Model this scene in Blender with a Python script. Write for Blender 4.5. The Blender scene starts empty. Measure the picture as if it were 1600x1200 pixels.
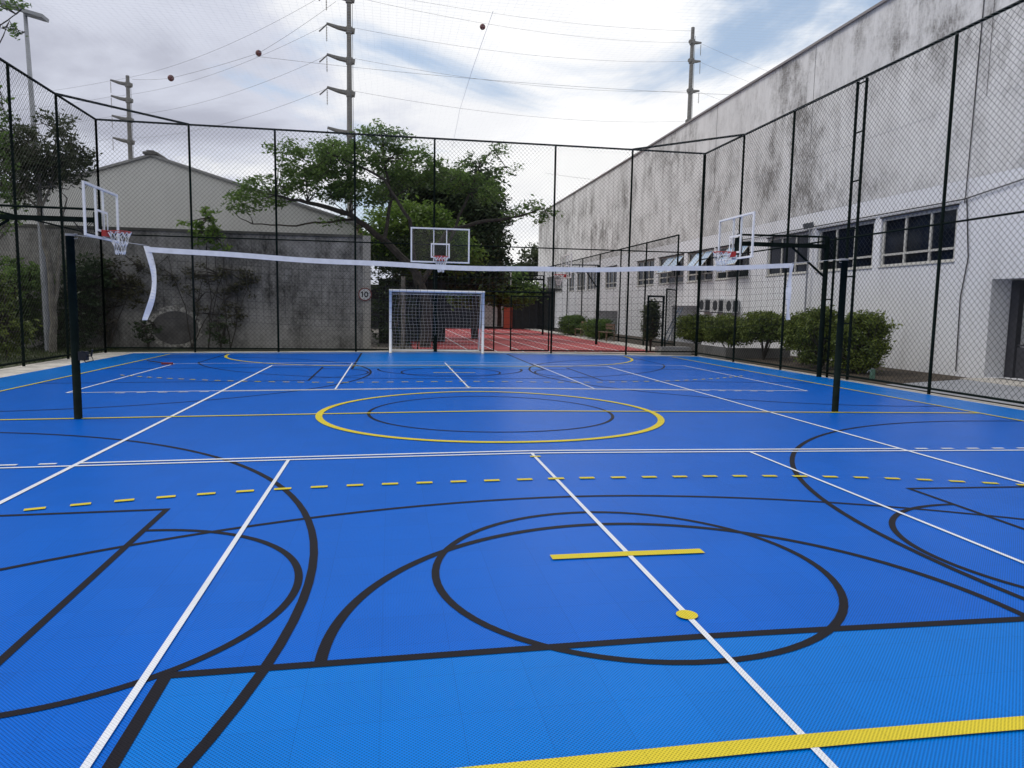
import bpy, math, random
import numpy as np
from mathutils import Matrix, Vector
random.seed(7); RNG = np.random.default_rng(7)
SC = bpy.context.scene
COL = SC.collection
# ------------------------------------------------------------------ camera
CP = (-1.4869, -10.5267, 1.5435); YAW, PIT, ROL, F = 0.16885, 0.10563, 0.01727, 1121.75
cy, sy, cp, sp = math.cos(YAW), math.sin(YAW), math.cos(PIT), math.sin(PIT)
FW = Vector((sy*cp, cy*cp, -sp)); RT0 = Vector((cy, -sy, 0)); UP0 = RT0.cross(FW)
RT = RT0*math.cos(ROL) + UP0*math.sin(ROL); UP = -RT0*math.sin(ROL) + UP0*math.cos(ROL)
cam = bpy.data.cameras.new("camera"); co = bpy.data.objects.new("camera", cam); COL.objects.link(co)
M = Matrix.Identity(4)
for i in range(3):
    M[i][0], M[i][1], M[i][2], M[i][3] = RT[i], UP[i], -FW[i], CP[i]
co.matrix_world = M
cam.sensor_fit = 'HORIZONTAL'; cam.sensor_width = 36; cam.lens = F/1600*36
cam.clip_start = 0.05; cam.clip_end = 3000
SC.camera = co
# ------------------------------------------------------------------ world, sun, exposure
SUN_EL, SUN_AZ = math.radians(52), math.radians(-68)      # azimuth from +Y towards +X
w = bpy.data.worlds.new("World"); SC.world = w; w.use_nodes = True
nt = w.node_tree; nt.nodes.clear(); N = nt.nodes.new; L = nt.links.new
out = N('ShaderNodeOutputWorld'); bg = N('ShaderNodeBackground'); bg2 = N('ShaderNodeBackground'); mix = N('ShaderNodeMixShader')
sky = N('ShaderNodeTexSky'); sky.sky_type = 'NISHITA'; sky.sun_disc = False
sky.sun_elevation = SUN_EL; sky.sun_rotation = SUN_AZ; sky.dust_density = 2.5; sky.air_density = 1.0
skm = N('ShaderNodeMixRGB'); skm.blend_type = 'MIX'; skm.inputs[0].default_value = 0.45; skm.inputs[2].default_value = (4.6, 5.8, 7.4, 1)
L(sky.outputs[0], skm.inputs[1]); L(skm.outputs[0], bg.inputs[0]); bg.inputs[1].default_value = 0.135
tc = N('ShaderNodeTexCoord'); sep = N('ShaderNodeSeparateXYZ'); L(tc.outputs['Generated'], sep.inputs[0])
def mth(op, a, b=None, clamp=False):
    n = N('ShaderNodeMath'); n.operation = op; n.use_clamp = clamp
    for i, v in enumerate((a, b)):
        if v is None: continue
        if isinstance(v, (int, float)): n.inputs[i].default_value = v
        else: L(v, n.inputs[i])
    return n.outputs[0]
zz = mth('MAXIMUM', mth('ADD', sep.outputs[2], 0.17), 0.06)
cx_, cy_ = mth('DIVIDE', sep.outputs[0], zz), mth('DIVIDE', sep.outputs[1], zz)
cmb = N('ShaderNodeCombineXYZ'); L(cx_, cmb.inputs[0]); L(cy_, cmb.inputs[1])
def noise(scale, detail, rough, off, dist=0.0):
    mp = N('ShaderNodeMapping'); mp.inputs['Location'].default_value = off; L(cmb.outputs[0], mp.inputs[0])
    n = N('ShaderNodeTexNoise'); n.inputs['Scale'].default_value = scale; n.inputs['Detail'].default_value = detail
    n.inputs['Roughness'].default_value = rough; n.inputs['Distortion'].default_value = dist; L(mp.outputs[0], n.inputs[0]); return n.outputs[0]
def ramp(src, pts):
    r = N('ShaderNodeValToRGB'); r.color_ramp.interpolation = 'EASE'
    while len(r.color_ramp.elements) < len(pts): r.color_ramp.elements.new(0.5)
    for e, (p, c) in zip(r.color_ramp.elements, pts): e.position = p; e.color = (*c, 1) if not isinstance(c, float) else (c, c, c, 1)
    L(src, r.inputs[0]); return r.outputs[0]
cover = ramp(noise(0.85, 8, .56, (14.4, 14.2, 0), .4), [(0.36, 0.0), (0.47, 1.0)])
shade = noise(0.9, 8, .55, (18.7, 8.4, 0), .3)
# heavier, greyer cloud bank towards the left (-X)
front = mth('MULTIPLY', sep.outputs[1], 1.25, True)  # bank only ahead; unseen cloud overhead and behind kept bright to light walls
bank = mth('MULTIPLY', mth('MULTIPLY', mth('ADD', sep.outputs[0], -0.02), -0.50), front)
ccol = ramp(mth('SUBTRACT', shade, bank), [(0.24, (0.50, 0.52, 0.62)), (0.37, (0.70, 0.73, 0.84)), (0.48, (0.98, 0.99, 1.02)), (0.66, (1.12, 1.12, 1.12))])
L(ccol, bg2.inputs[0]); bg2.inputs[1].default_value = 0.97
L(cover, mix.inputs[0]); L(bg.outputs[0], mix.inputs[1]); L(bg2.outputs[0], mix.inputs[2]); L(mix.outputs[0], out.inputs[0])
sl = bpy.data.lights.new("sun", 'SUN'); sl.energy = 1.5; sl.angle = math.radians(28); sl.color = (1, .96, .9)
so = bpy.data.objects.new("sun", sl); COL.objects.link(so)
sd = Vector((math.sin(SUN_AZ)*math.cos(SUN_EL), math.cos(SUN_AZ)*math.cos(SUN_EL), math.sin(SUN_EL)))
so.rotation_euler = sd.to_track_quat('Z', 'Y').to_euler(); so.location = (0, 0, 40)
SC.view_settings.view_transform = 'Standard'; SC.view_settings.look = 'None'
SC.view_settings.exposure = 0.0; SC.view_settings.gamma = 1.0
SC.cycles.max_bounces = 6; SC.cycles.transparent_max_bounces = 12
SC.cycles.use_denoising = True

# ------------------------------------------------------------------ helpers
def at(u, v, Y):
    """world point seen at photo pixel (u,v) on the plane y=Y (used to read sizes off the photo)"""
    d = FW + RT*((u-800)/F) - UP*((v-600)/F); t = (Y-CP[1])/d.y
    return Vector(CP) + d*t
def gz(x): return -0.01183*(math.sqrt(x*x+.25)-.5)          # the court sheds water to both sides
def tag(o, label=None, cat=None, group=None, kind=None):
    if label: o['label'] = label
    if cat: o['category'] = cat
    if group: o['group'] = group
    if kind: o['kind'] = kind
    return o
def empty(name, loc, label, cat, group=None, rz=0):
    o = bpy.data.objects.new(name, None); COL.objects.link(o); o.location = loc; o.rotation_euler = (0, 0, rz)
    o.empty_display_size = .2
    return tag(o, label, cat, group)
class MB:
    def __init__(s): s.v = []; s.f = []; s.m = []; s.mi = 0
    def quad(s, *p):
        n = len(s.v); s.v += [tuple(q) for q in p]; s.f.append(tuple(range(n, n+len(p)))); s.m.append(s.mi)
    def box(s, a, b):
        x0, y0, z0 = a; x1, y1, z1 = b; n = len(s.v)
        s.v += [(x0,y0,z0),(x1,y0,z0),(x1,y1,z0),(x0,y1,z0),(x0,y0,z1),(x1,y0,z1),(x1,y1,z1),(x0,y1,z1)]
        for f in ((0,3,2,1),(4,5,6,7),(0,1,5,4),(1,2,6,5),(2,3,7,6),(3,0,4,7)): s.f.append(tuple(n+i for i in f)); s.m.append(s.mi)
    def obox(s, c, ux, uy, uz):
        c, ux, uy, uz = map(Vector, (c, ux, uy, uz)); n = len(s.v)
        for k in (-1, 1):
            for i, j in ((-1,-1),(1,-1),(1,1),(-1,1)): s.v.append(tuple(c+ux*i+uy*j+uz*k))
        for f in ((0,3,2,1),(4,5,6,7),(0,1,5,4),(1,2,6,5),(2,3,7,6),(3,0,4,7)): s.f.append(tuple(n+i for i in f)); s.m.append(s.mi)
    def tube(s, pts, r, n=6, cap=True, closed=False):
        pts = [Vector(p) for p in pts]; rr = r if isinstance(r, (list, tuple)) else [r]*len(pts)
        base = len(s.v); k = len(pts)
        for i, p in enumerate(pts):
            a = pts[i-1] if (i > 0 or closed) else p; b = pts[(i+1) % k] if (i < k-1 or closed) else p
            d = (b-a).normalized(); h = Vector((0, 0, 1)) if abs(d.z) < .9 else Vector((0, 1, 0))
            e1 = d.cross(h).normalized(); e2 = d.cross(e1)
            for j in range(n):
                t = 2*math.pi*(j+.5)/n; s.v.append(tuple(p + (e1*math.cos(t)+e2*math.sin(t))*rr[i]))
        for i in range(k if closed else k-1):
            for j in range(n):
                i2 = (i+1) % k
                s.f.append((base+i*n+j, base+i*n+(j+1) % n, base+i2*n+(j+1) % n, base+i2*n+j)); s.m.append(s.mi)
        if cap and not closed:
            s.f.append(tuple(base+j for j in range(n))); s.m.append(s.mi)
            s.f.append(tuple(base+(k-1)*n+j for j in reversed(range(n)))); s.m.append(s.mi)
    def lathe(s, prof, c=(0,0,0), n=16):
        base = len(s.v)
        for r, z in prof:
            for j in range(n): t = 2*math.pi*j/n; s.v.append((c[0]+r*math.cos(t), c[1]+r*math.sin(t), c[2]+z))
        for i in range(len(prof)-1):
            for j in range(n): s.f.append((base+i*n+j, base+i*n+(j+1) % n, base+(i+1)*n+(j+1) % n, base+(i+1)*n+j)); s.m.append(s.mi)
    def build(s, name, mats, parent=None, smooth=False, off=None):
        me = bpy.data.meshes.new(name)
        me.from_pydata(s.v, [], s.f)
        mats = mats if isinstance(mats, (list, tuple)) else [mats]
        for m in mats: me.materials.append(m)
        if len(mats) > 1: me.polygons.foreach_set('material_index', s.m)
        if smooth: me.polygons.foreach_set('use_smooth', [True]*len(s.f))
        me.update()
        o = bpy.data.objects.new(name, me); COL.objects.link(o)
        if parent: o.parent = parent
        if off: o.location = off
        return o
def mat(name, col, rough=.6, metal=0, var=.0, vscale=3., bump=.0, bscale=30., spec=.5, col2=None, coord='Object', streak=None, detail=6):
    m = bpy.data.materials.new(name); m.use_nodes = True; t = m.node_tree; b = t.nodes['Principled BSDF']
    b.inputs['Roughness'].default_value = rough; b.inputs['Metallic'].default_value = metal
    b.inputs['Specular IOR Level'].default_value = spec; b.inputs['Base Color'].default_value = (*col, 1)
    tcn = t.nodes.new('ShaderNodeTexCoord'); mp = t.nodes.new('ShaderNodeMapping'); t.links.new(tcn.outputs[coord], mp.inputs[0])
    if streak: mp.inputs['Scale'].default_value = streak
    if var or col2:
        n = t.nodes.new('ShaderNodeTexNoise'); n.inputs['Scale'].default_value = vscale; n.inputs['Detail'].default_value = detail; n.inputs['Roughness'].default_value = .62
        t.links.new(mp.outputs[0], n.inputs[0])
        r = t.nodes.new('ShaderNodeValToRGB'); r.color_ramp.elements[0].position = .36; r.color_ramp.elements[1].position = .66
        c2 = col2 or tuple(min(1, c*(1+var)) for c in col); c1 = col if col2 else tuple(c*(1-var) for c in col)
        r.color_ramp.elements[0].color = (*c1, 1); r.color_ramp.elements[1].color = (*c2, 1)
        t.links.new(n.outputs[0], r.inputs[0]); t.links.new(r.outputs[0], b.inputs['Base Color'])
    if bump:
        n2 = t.nodes.new('ShaderNodeTexNoise'); n2.inputs['Scale'].default_value = bscale; n2.inputs['Detail'].default_value = 5
        t.links.new(mp.outputs[0], n2.inputs[0]); bp = t.nodes.new('ShaderNodeBump'); bp.inputs['Strength'].default_value = bump; bp.inputs['Distance'].default_value = .01
        t.links.new(n2.outputs[0], bp.inputs['Height']); t.links.new(bp.outputs[0], b.inputs['Normal'])
    return m
def tile_mat(name, col, rough=.30, holes=1.0, dustk=1.0):
    """perforated plastic sport tile: ~12 mm lattice of ribs and holes, 30 cm tiles, faint dust"""
    m = bpy.data.materials.new(name); m.use_nodes = True; t = m.node_tree; b = t.nodes['Principled BSDF']; n = t.nodes.new; l = t.links.new
    def mt(op, a, bb=None, clamp=False):
        q = n('ShaderNodeMath'); q.operation = op; q.use_clamp = clamp
        for i, v in enumerate((a, bb)):
            if v is None: continue
            if isinstance(v, (int, float)): q.inputs[i].default_value = v
            else: l(v, q.inputs[i])
        return q.outputs[0]
    g = n('ShaderNodeNewGeometry'); s = n('ShaderNodeSeparateXYZ'); l(g.outputs['Position'], s.inputs[0])
    k = math.pi/0.0115*.7071
    sx = mt('SINE', mt('MULTIPLY', mt('ADD', s.outputs[0], s.outputs[1]), k)); sy_ = mt('SINE', mt('MULTIPLY', mt('SUBTRACT', s.outputs[0], s.outputs[1]), k))
    hole = mt('MULTIPLY', mt('MULTIPLY', sx, sy_), 1.0); hole = mt('POWER', mt('ABSOLUTE', hole), 1.6)
    fx = mt('ABSOLUTE', mt('SUBTRACT', mt('FRACT', mt('DIVIDE', s.outputs[0], .305)), .5)); fy = mt('ABSOLUTE', mt('SUBTRACT', mt('FRACT', mt('DIVIDE', s.outputs[1], .305)), .5))
    seam = mt('GREATER_THAN', mt('MAXIMUM', fx, fy), .493)
    # tile to tile tone
    wn = n('ShaderNodeTexWhiteNoise'); wn.noise_dimensions = '2D'; cb = n('ShaderNodeCombineXYZ')
    l(mt('FLOOR', mt('DIVIDE', s.outputs[0], .305)), cb.inputs[0]); l(mt('FLOOR', mt('DIVIDE', s.outputs[1], .305)), cb.inputs[1]); l(cb.outputs[0], wn.inputs[0])
    dn = n('ShaderNodeTexNoise'); dn.inputs['Scale'].default_value = .9; dn.inputs['Detail'].default_value = 8; dn.inputs['Roughness'].default_value = .7; l(g.outputs['Position'], dn.inputs[0])
    val = mt('ADD', mt('MULTIPLY', wn.outputs[0], .05), mt('MULTIPLY', dn.outputs[0], .22))
    sm = n('ShaderNodeMapping'); sm.inputs['Scale'].default_value = (2.2, .5, 1); sm.inputs['Rotation'].default_value = (0, 0, .6); l(g.outputs['Position'], sm.inputs[0])
    sn = n('ShaderNodeTexNoise'); sn.inputs['Scale'].default_value = 2.2; sn.inputs['Detail'].default_value = 12; sn.inputs['Roughness'].default_value = .8; sn.inputs['Distortion'].default_value = 1.2; l(sm.outputs[0], sn.inputs[0])
    scuff = mt('MULTIPLY', mt('SUBTRACT', sn.outputs[0], .60, True), 1.2, True)
    val = mt('SUBTRACT', val, scuff)
    fac = mt('SUBTRACT', mt('ADD', val, .96), mt('ADD', mt('MULTIPLY', hole, .78*holes), mt('MULTIPLY', seam, .12)))
    mx = n('ShaderNodeVectorMath'); mx.operation = 'SCALE'; mx.inputs[0].default_value = col; l(fac, mx.inputs['Scale'])
    dust = n('ShaderNodeTexNoise'); dust.inputs['Scale'].default_value = 5; dust.inputs['Detail'].default_value = 10; dust.inputs['Roughness'].default_value = .75; l(g.outputs['Position'], dust.inputs[0])
    df = mt('MULTIPLY', mt('SUBTRACT', dust.outputs[0], .56, True), .16*dustk, True)
    mm = n('ShaderNodeMixRGB'); mm.inputs[2].default_value = (.22, .34, .48, 1); l(df, mm.inputs[0]); l(mx.outputs[0], mm.inputs[1]); l(mm.outputs[0], b.inputs['Base Color'])
    b.inputs['Roughness'].default_value = rough; b.inputs['Specular IOR Level'].default_value = .07
    bp = n('ShaderNodeBump'); bp.inputs['Strength'].default_value = .25; bp.inputs['Distance'].default_value = .002; bp.invert = True; l(hole, bp.inputs['Height']); l(bp.outputs[0], b.inputs['Normal'])
    return m
def leaf_mat(name, c1, c2, transl=.35):
    m = bpy.data.materials.new(name); m.use_nodes = True; t = m.node_tree; t.nodes.clear(); n = t.nodes.new; l = t.links.new
    o = n('ShaderNodeOutputMaterial'); g = n('ShaderNodeNewGeometry'); r = n('ShaderNodeValToRGB')
    r.color_ramp.elements[0].color = (*c1, 1); r.color_ramp.elements[1].color = (*c2, 1)
    nz = n('ShaderNodeTexNoise'); nz.inputs['Scale'].default_value = .8; nz.inputs['Detail'].default_value = 3; l(g.outputs['Position'], nz.inputs[0])
    a = n('ShaderNodeMath'); a.operation = 'MULTIPLY_ADD'; a.inputs[1].default_value = .5; l(g.outputs['Random Per Island'], a.inputs[0])
    a2 = n('ShaderNodeMath'); a2.operation = 'MULTIPLY_ADD'; a2.inputs[1].default_value = 1.4; a2.inputs[2].default_value = -.45; l(nz.outputs[0], a2.inputs[0]); l(a2.outputs[0], a.inputs[2]); l(a.outputs[0], r.inputs[0])
    d = n('ShaderNodeBsdfPrincipled'); d.inputs['Roughness'].default_value = .45; d.inputs['Specular IOR Level'].default_value = .3; l(r.outputs[0], d.inputs['Base Color'])
    tr = n('ShaderNodeBsdfTranslucent'); l(r.outputs[0], tr.inputs[0]); mx = n('ShaderNodeMixShader'); mx.inputs[0].default_value = transl
    l(d.outputs[0], mx.inputs[1]); l(tr.outputs[0], mx.inputs[2]); l(mx.outputs[0], o.inputs[0]); return m
def concrete(name, base, dark, zlo=None, zhi=None, streaks=1.0, blotch=1.0, block=None, thr=.5, speckle=False):
    """weathered render / block work: blotches and run-down streaks; optional block joints"""
    m = bpy.data.materials.new(name); m.use_nodes = True; t = m.node_tree; b = t.nodes['Principled BSDF']; n = t.nodes.new; l = t.links.new
    b.inputs['Roughness'].default_value = .9; b.inputs['Specular IOR Level'].default_value = .2
    g = n('ShaderNodeNewGeometry')
    def nz(scale, sc, det=8, ro=.65):
        mp = n('ShaderNodeMapping'); mp.inputs['Scale'].default_value = sc; l(g.outputs['Position'], mp.inputs[0])
        q = n('ShaderNodeTexNoise'); q.inputs['Scale'].default_value = scale; q.inputs['Detail'].default_value = det; q.inputs['Roughness'].default_value = ro; l(mp.outputs[0], q.inputs[0]); return q.outputs[0]
    def rp(src, a, bb):
        r = n('ShaderNodeMapRange'); r.inputs[1].default_value = a; r.inputs[2].default_value = bb; r.clamp = True; l(src, r.inputs[0]); return r.outputs[0]
    def mt(op, a, bb):
        q = n('ShaderNodeMath'); q.operation = op
        for i, v in enumerate((a, bb)):
            if isinstance(v, (int, float)): q.inputs[i].default_value = v
            else: l(v, q.inputs[i])
        return q.outputs[0]
    s1 = rp(nz(1.6, (1, 1, .16), 8, .7), thr-.03, thr+.22); s2 = rp(nz(.8 if speckle else .55, (1, 1, .7), 12, .78), thr-.02, thr+.17); s3 = rp(nz(11, (1, 1, .45), 8, .85), .36 if speckle else .3, .64 if speckle else .75)
    k = mt('MULTIPLY', mt('ADD', mt('MULTIPLY', s1, .55*streaks), mt('MULTIPLY', s2, .75*blotch)), mt('ADD', mt('MULTIPLY', s3, .8), .25))
    if zlo is not None:
        s = n('ShaderNodeSeparateXYZ'); l(g.outputs['Position'], s.inputs[0]); k = mt('MULTIPLY', k, mt('ADD', mt('MULTIPLY', rp(s.outputs[2], zlo, zhi), .9), .1))
    if speckle: k = mt('MULTIPLY', k, mt('ADD', mt('MULTIPLY', rp(nz(.16, (1, 1, 1.6), 3, .5), .36, .62), .95), .35))
    fine = mt('MULTIPLY', rp(nz(30, (1, 1, 1), 4, .7), .3, .7), .08)
    k = mt('MINIMUM', mt('ADD', k, fine), .95)
    mx = n('ShaderNodeMixRGB'); mx.inputs[1].default_value = (*base, 1); mx.inputs[2].default_value = (*dark, 1); l(k, mx.inputs[0]); last = mx.outputs[0]
    bp = n('ShaderNodeBump'); bp.inputs['Strength'].default_value = .4; bp.inputs['Distance'].default_value = .01; l(nz(14, (1, 1, 1), 6), bp.inputs['Height'])
    if block:
        mp = n('ShaderNodeMapping'); mp.inputs['Rotation'].default_value = (math.radians(90), 0, 0) if block[0] == 'y' else (math.radians(90), 0, math.radians(90)); l(g.outputs['Position'], mp.inputs[0])
        br = n('ShaderNodeTexBrick'); br.inputs['Scale'].default_value = 1; br.inputs['Brick Width'].default_value = .4; br.inputs['Row Height'].default_value = .2
        br.inputs['Mortar Size'].default_value = .006; br.inputs['Color1'].default_value = (1, 1, 1, 1); br.inputs['Color2'].default_value = (.86, .86, .86, 1); br.inputs['Mortar'].default_value = (.62, .62, .62, 1)
        l(mp.outputs[0], br.inputs[0]); mu = n('ShaderNodeMixRGB'); mu.blend_type = 'MULTIPLY'; mu.inputs[0].default_value = block[1]; l(last, mu.inputs[1]); l(br.outputs[0], mu.inputs[2]); last = mu.outputs[0]
    l(last, b.inputs['Base Color']); l(bp.outputs[0], b.inputs['Normal']); return m

BLUE = (.0, .118, .56); LBLUE = (.0, .166, .60)
M_BLUE = tile_mat('blue_tile', BLUE); M_LB = tile_mat('light_blue_tile', LBLUE)
M_YEL = tile_mat('yellow_tile', (.64, .52, .04), .5, .8); M_WHT = tile_mat('white_tile', (.66, .68, .72), .5, .5); M_BLK = tile_mat('black_tile', (.011, .010, .014), .45, .8, .35)
M_CONC = mat('pale_concrete', (.50, .47, .42), .9, var=.22, vscale=2.5, bump=.3)
M_GROUND = mat('dusty_ground', (.17, .155, .135), .95, var=.35, vscale=1.3, bump=.4)
M_SOIL = mat('dark_soil', (.045, .036, .026), .95, col2=(.05, .07, .025), vscale=2.0, bump=.6)
M_RED = mat('red_rubber', (.42, .075, .075), .75, var=.16, vscale=2)
M_DARK = mat('dark_green_paint', (.006, .011, .009), .8, var=.3, vscale=6, spec=.06)
M_WIRE = mat('black_wire', (.009, .012, .012), .6, spec=.2)
M_WIRE2 = mat('grey_green_wire', (.03, .04, .038), .5)
M_WHITE = mat('white_paint', (.82, .82, .82), .4, var=.05)
M_TAPE = mat('white_tape', (.80, .80, .80), .7, var=.08, vscale=8, bump=.2)
M_NETW = mat('white_cord', (.78, .78, .78), .8)
M_NETB = mat('black_cord', (.012, .012, .014), .8)
M_REDP = mat('red_paint', (.42, .02, .02), .4)
M_BARK = mat('bark', (.045, .038, .030), .95, var=.4, vscale=5, bump=.8, bscale=14)
M_BARKP = mat('pale_bark', (.17, .155, .13), .9, var=.35, vscale=5, bump=.6, bscale=14)
M_GREY = mat('galvanised_steel', (.30, .31, .33), .45, metal=.6, var=.15)
M_POLE = mat('pole_concrete', (.15, .147, .14), .85, var=.15, vscale=2)

# ------------------------------------------------------------------ the setting
mb = MB(); mb.quad((-700, -700, -.16), (700, -700, -.16), (700, 900, -.16), (-700, 900, -.16))
tag(mb.build('ground', M_GROUND), kind='structure')
xs = sorted(set([-9.6, -8.33, -2.42, 2.42, 8.33, 9.6] + [round(-8+.5*i, 3) for i in range(33)] + [-.25, .25]))
ys = [-16.5, -13.42, -7.45, 7.55, 13.55, 14.15]
mb = MB()
for i in range(len(xs)-1):
    for j in range(len(ys)-1):
        xm = (xs[i]+xs[i+1])/2; ym = (ys[j]+ys[j+1])/2
        lb = abs(xm) > 8.33 or ym < -13.4 or ym > 13.55 or (abs(xm) < 2.42 and (ym < -7.45 or ym > 7.55))
        mb.mi = 1 if lb else 0
        mb.quad((xs[i], ys[j], gz(xs[i])), (xs[i+1], ys[j], gz(xs[i+1])), (xs[i+1], ys[j+1], gz(xs[i+1])), (xs[i], ys[j+1], gz(xs[i])))
mb.mi = 1
for s in (-1, 1): mb.quad(*[(s*9.6, y, z) for y, z in ((-16.5, gz(9.6)), (14.15, gz(9.6)), (14.15, gz(9.6)-.015), (-16.5, gz(9.6)-.015))])
for i in range(len(xs)-1): mb.quad((xs[i], 14.15, gz(xs[i])), (xs[i+1], 14.15, gz(xs[i+1])), (xs[i+1], 14.15, gz(xs[i+1])-.015), (xs[i], 14.15, gz(xs[i])-.015))
tag(mb.build('sports_court', [M_BLUE, M_LB]), kind='structure')
# concrete slab under and round the tiles
mb = MB()
xe = [-10.75]+[x for x in xs]+[10.02]
for i in range(len(xe)-1):
    a, b = xe[i], xe[i+1]
    mb.quad((a, -17, gz(a)-.012), (b, -17, gz(b)-.012), (b, 14.95, gz(b)-.012), (a, 14.95, gz(a)-.012))
tag(mb.build('concrete_apron', M_CONC), kind='structure')
# markings: thin sheets laid on the tiles, black lowest, then white, then yellow
LIFT = {'k': .0025, 'w': .005, 'y': .0075}
STRIPS = [0]
MK = {'k': MB(), 'w': MB(), 'y': MB()}
def strip(kind, pts, wd):
    """flat band of width wd along pts, subdivided so it follows the crowned floor"""
    P = [Vector((p[0], p[1])) for p in pts]; Q = []
    for a, b in zip(P[:-1], P[1:]):
        n = max(1, int((b-a).length/.4)) if abs(b.x-a.x) > .3 else max(1, int((b-a).length/3))
        Q += [a+(b-a)*(i/n) for i in range(n)]
    Q.append(P[-1]); m = MK[kind]; e = []
    for i, q in enumerate(Q):
        a = Q[max(0, i-1)]; b = Q[min(len(Q)-1, i+1)]
        d1 = (q-a).normalized() if i > 0 else (b-q).normalized(); d2 = (b-q).normalized() if i < len(Q)-1 else d1
        n1 = Vector((-d1.y, d1.x)); n2 = Vector((-d2.y, d2.x)); mt_ = (n1+n2).normalized(); nn = mt_*(wd/2/max(.35, mt_.dot(n1)))
        e.append((q+nn, q-nn))
    STRIPS[0] += 1; z = LIFT[kind]+.00003*(STRIPS[0] % 60)
    for (a, b), (c, d) in zip(e[:-1], e[1:]):
        m.quad(*[(p.x, p.y, gz(p.x)+z) for p in (b, d, c, a)])
def arc(kind, cx, cy, r, a0, a1, wd, n=72):
    strip(kind, [(cx+r*math.cos(math.radians(a0+(a1-a0)*i/n)), cy+r*math.sin(math.radians(a0+(a1-a0)*i/n))) for i in range(n+1)], wd)
LK, LW, LY = .045, .048, .08
# black: basketball full court + two cross courts
for s in (-1, 1):
    kf = 7.45 if s < 0 else 7.55; bl = 13.42 if s < 0 else 13.55
    strip('k', [(-2.42, s*bl), (-2.42, s*kf), (2.42, s*kf), (2.42, s*bl)], LK+.01)
    arc('k', 0, s*7.45, 1.79, 0, -180*s, LK+.01)
    cy0 = s*11.72; r = 6.83; th = math.degrees(math.acos(6.6/r))
    strip('k', [(6.6, s*bl), (6.6, cy0 - s*r*math.sin(math.radians(th)))], LK); strip('k', [(-6.6, s*bl), (-6.6, cy0 - s*r*math.sin(math.radians(th)))], LK)
    arc('k', 0, cy0, r, -s*th, -s*(180-th), LK)
    arc('k', -.06, s*6.52, 1.17, 0, 360, .045)
    for t in (-1, 1):
        strip('k', [(t*8.33, s*4.82), (t*3.17, s*4.82), (t*3.17, s*8.15), (t*8.33, s*8.15)], .045)
        arc('k', t*3.17, s*6.52, 1.17, (90 if t < 0 else -90), (-90 if t < 0 else -270), .045)
        arc('k', t*7.6, s*6.5, 5.66, (90 if t < 0 else 90), (-90 if t < 0 else 270), .05)
        for q in (-1, 1): strip('k', [(t*7.6, s*6.5+q*5.66), (t*8.33, s*6.5+q*5.66)], .05)
arc('k', 0, 0, 1.8, 0, 360, LK)
# white: volleyball and mini tennis
for x in (-4.5, 4.5): strip('w', [(x, -9), (x, 8.78)], LW)
strip('w', [(-4.5, 8.78), (4.5, 8.78)], LW)
strip('w', [(-4.5, -3), (4.5, -3)], LW); strip('w', [(-4.5, 3.03), (4.5, 3.03)], LW)
for s in (-1, 1):
    for t in (-1, 1):
        for k in range(5): a = 4.5+.2+.35*k; strip('w', [(t*a, s*3.0), (t*(a+.16), s*3.0)], .05)
    y0, y1 = s*3.13, s*9.6
    strip('w', [(-7.1, y0), (7.1, y0)], .045); strip('w', [(-7.1, y1), (7.1, y1)], .04)
    for x in (-7.1, 7.1): strip('w', [(x, y0), (x, y1)], .045)
    for x in (-2.5, 2.5): strip('w', [(x, y0), (x, s*9.3)], .033)
    strip('w', [(0, s*3.1), (0, s*9.3)], .032)
# yellow: handball / futsal
strip('y', [(-8.33, -13.4), (-8.33, 13.55), (8.33, 13.55), (8.33, -13.4)], .06)
strip('y', [(-8.33, 0), (8.33, 0)], .07); arc('y', 0, 0, 2.49, 0, 360, .095, 96)
for s in (-1, 1):
    g = s*13.3
    arc('y', 1.5, g, 5.0, 0, -s*90, LY, 30); arc('y', -1.5, g, 5.0, 180, 180+s*90, LY, 30); strip('y', [(-1.5, g-s*5), (1.5, g-s*5)], LY)
    strip('y', [(-.5, s*6.3), (.5, s*6.3)], LY if s < 0 else .06)
    m = MK['y']; n = 28; m.quad(*[(.0+.055*math.cos(2*math.pi*i/n), s*7.22+.055*math.sin(2*math.pi*i/n), LIFT['y']+.001) for i in range(n)])
    strip('y', [(-.05, s*3.3), (.06, s*3.3)], .05)
    # dashed nine metre line
    path = []
    rr = 9.02
    for i in range(400):                       # arc length param along straight + quarter arcs
        l = i*.02; path.append((l, 0) if l < 1.5 else (1.5+rr*math.sin((l-1.5)/rr), rr*(1-math.cos((l-1.5)/rr))))
    for t in (-1, 1):
        for k in range(0, 27):
            i0, i1 = int((k*.3-.075+.0)/.02), int((k*.3+.075)/.02)
            if k == 0:
                if t < 0: continue
                strip('y', [(-.075, s*(13.3-rr)), (.075, s*(13.3-rr))], .06); continue
            if i1 >= len(path): continue
            strip('y', [(t*path[i0][0], s*(13.3-rr+path[i0][1])), (t*path[i1][0], s*(13.3-rr+path[i1][1]))], .06)
tag(MK['k'].build('black_court_lines', M_BLK), kind='structure')
tag(MK['w'].build('white_court_lines', M_WHT), kind='structure')
tag(MK['y'].build('yellow_court_lines', M_YEL), kind='structure')
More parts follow.
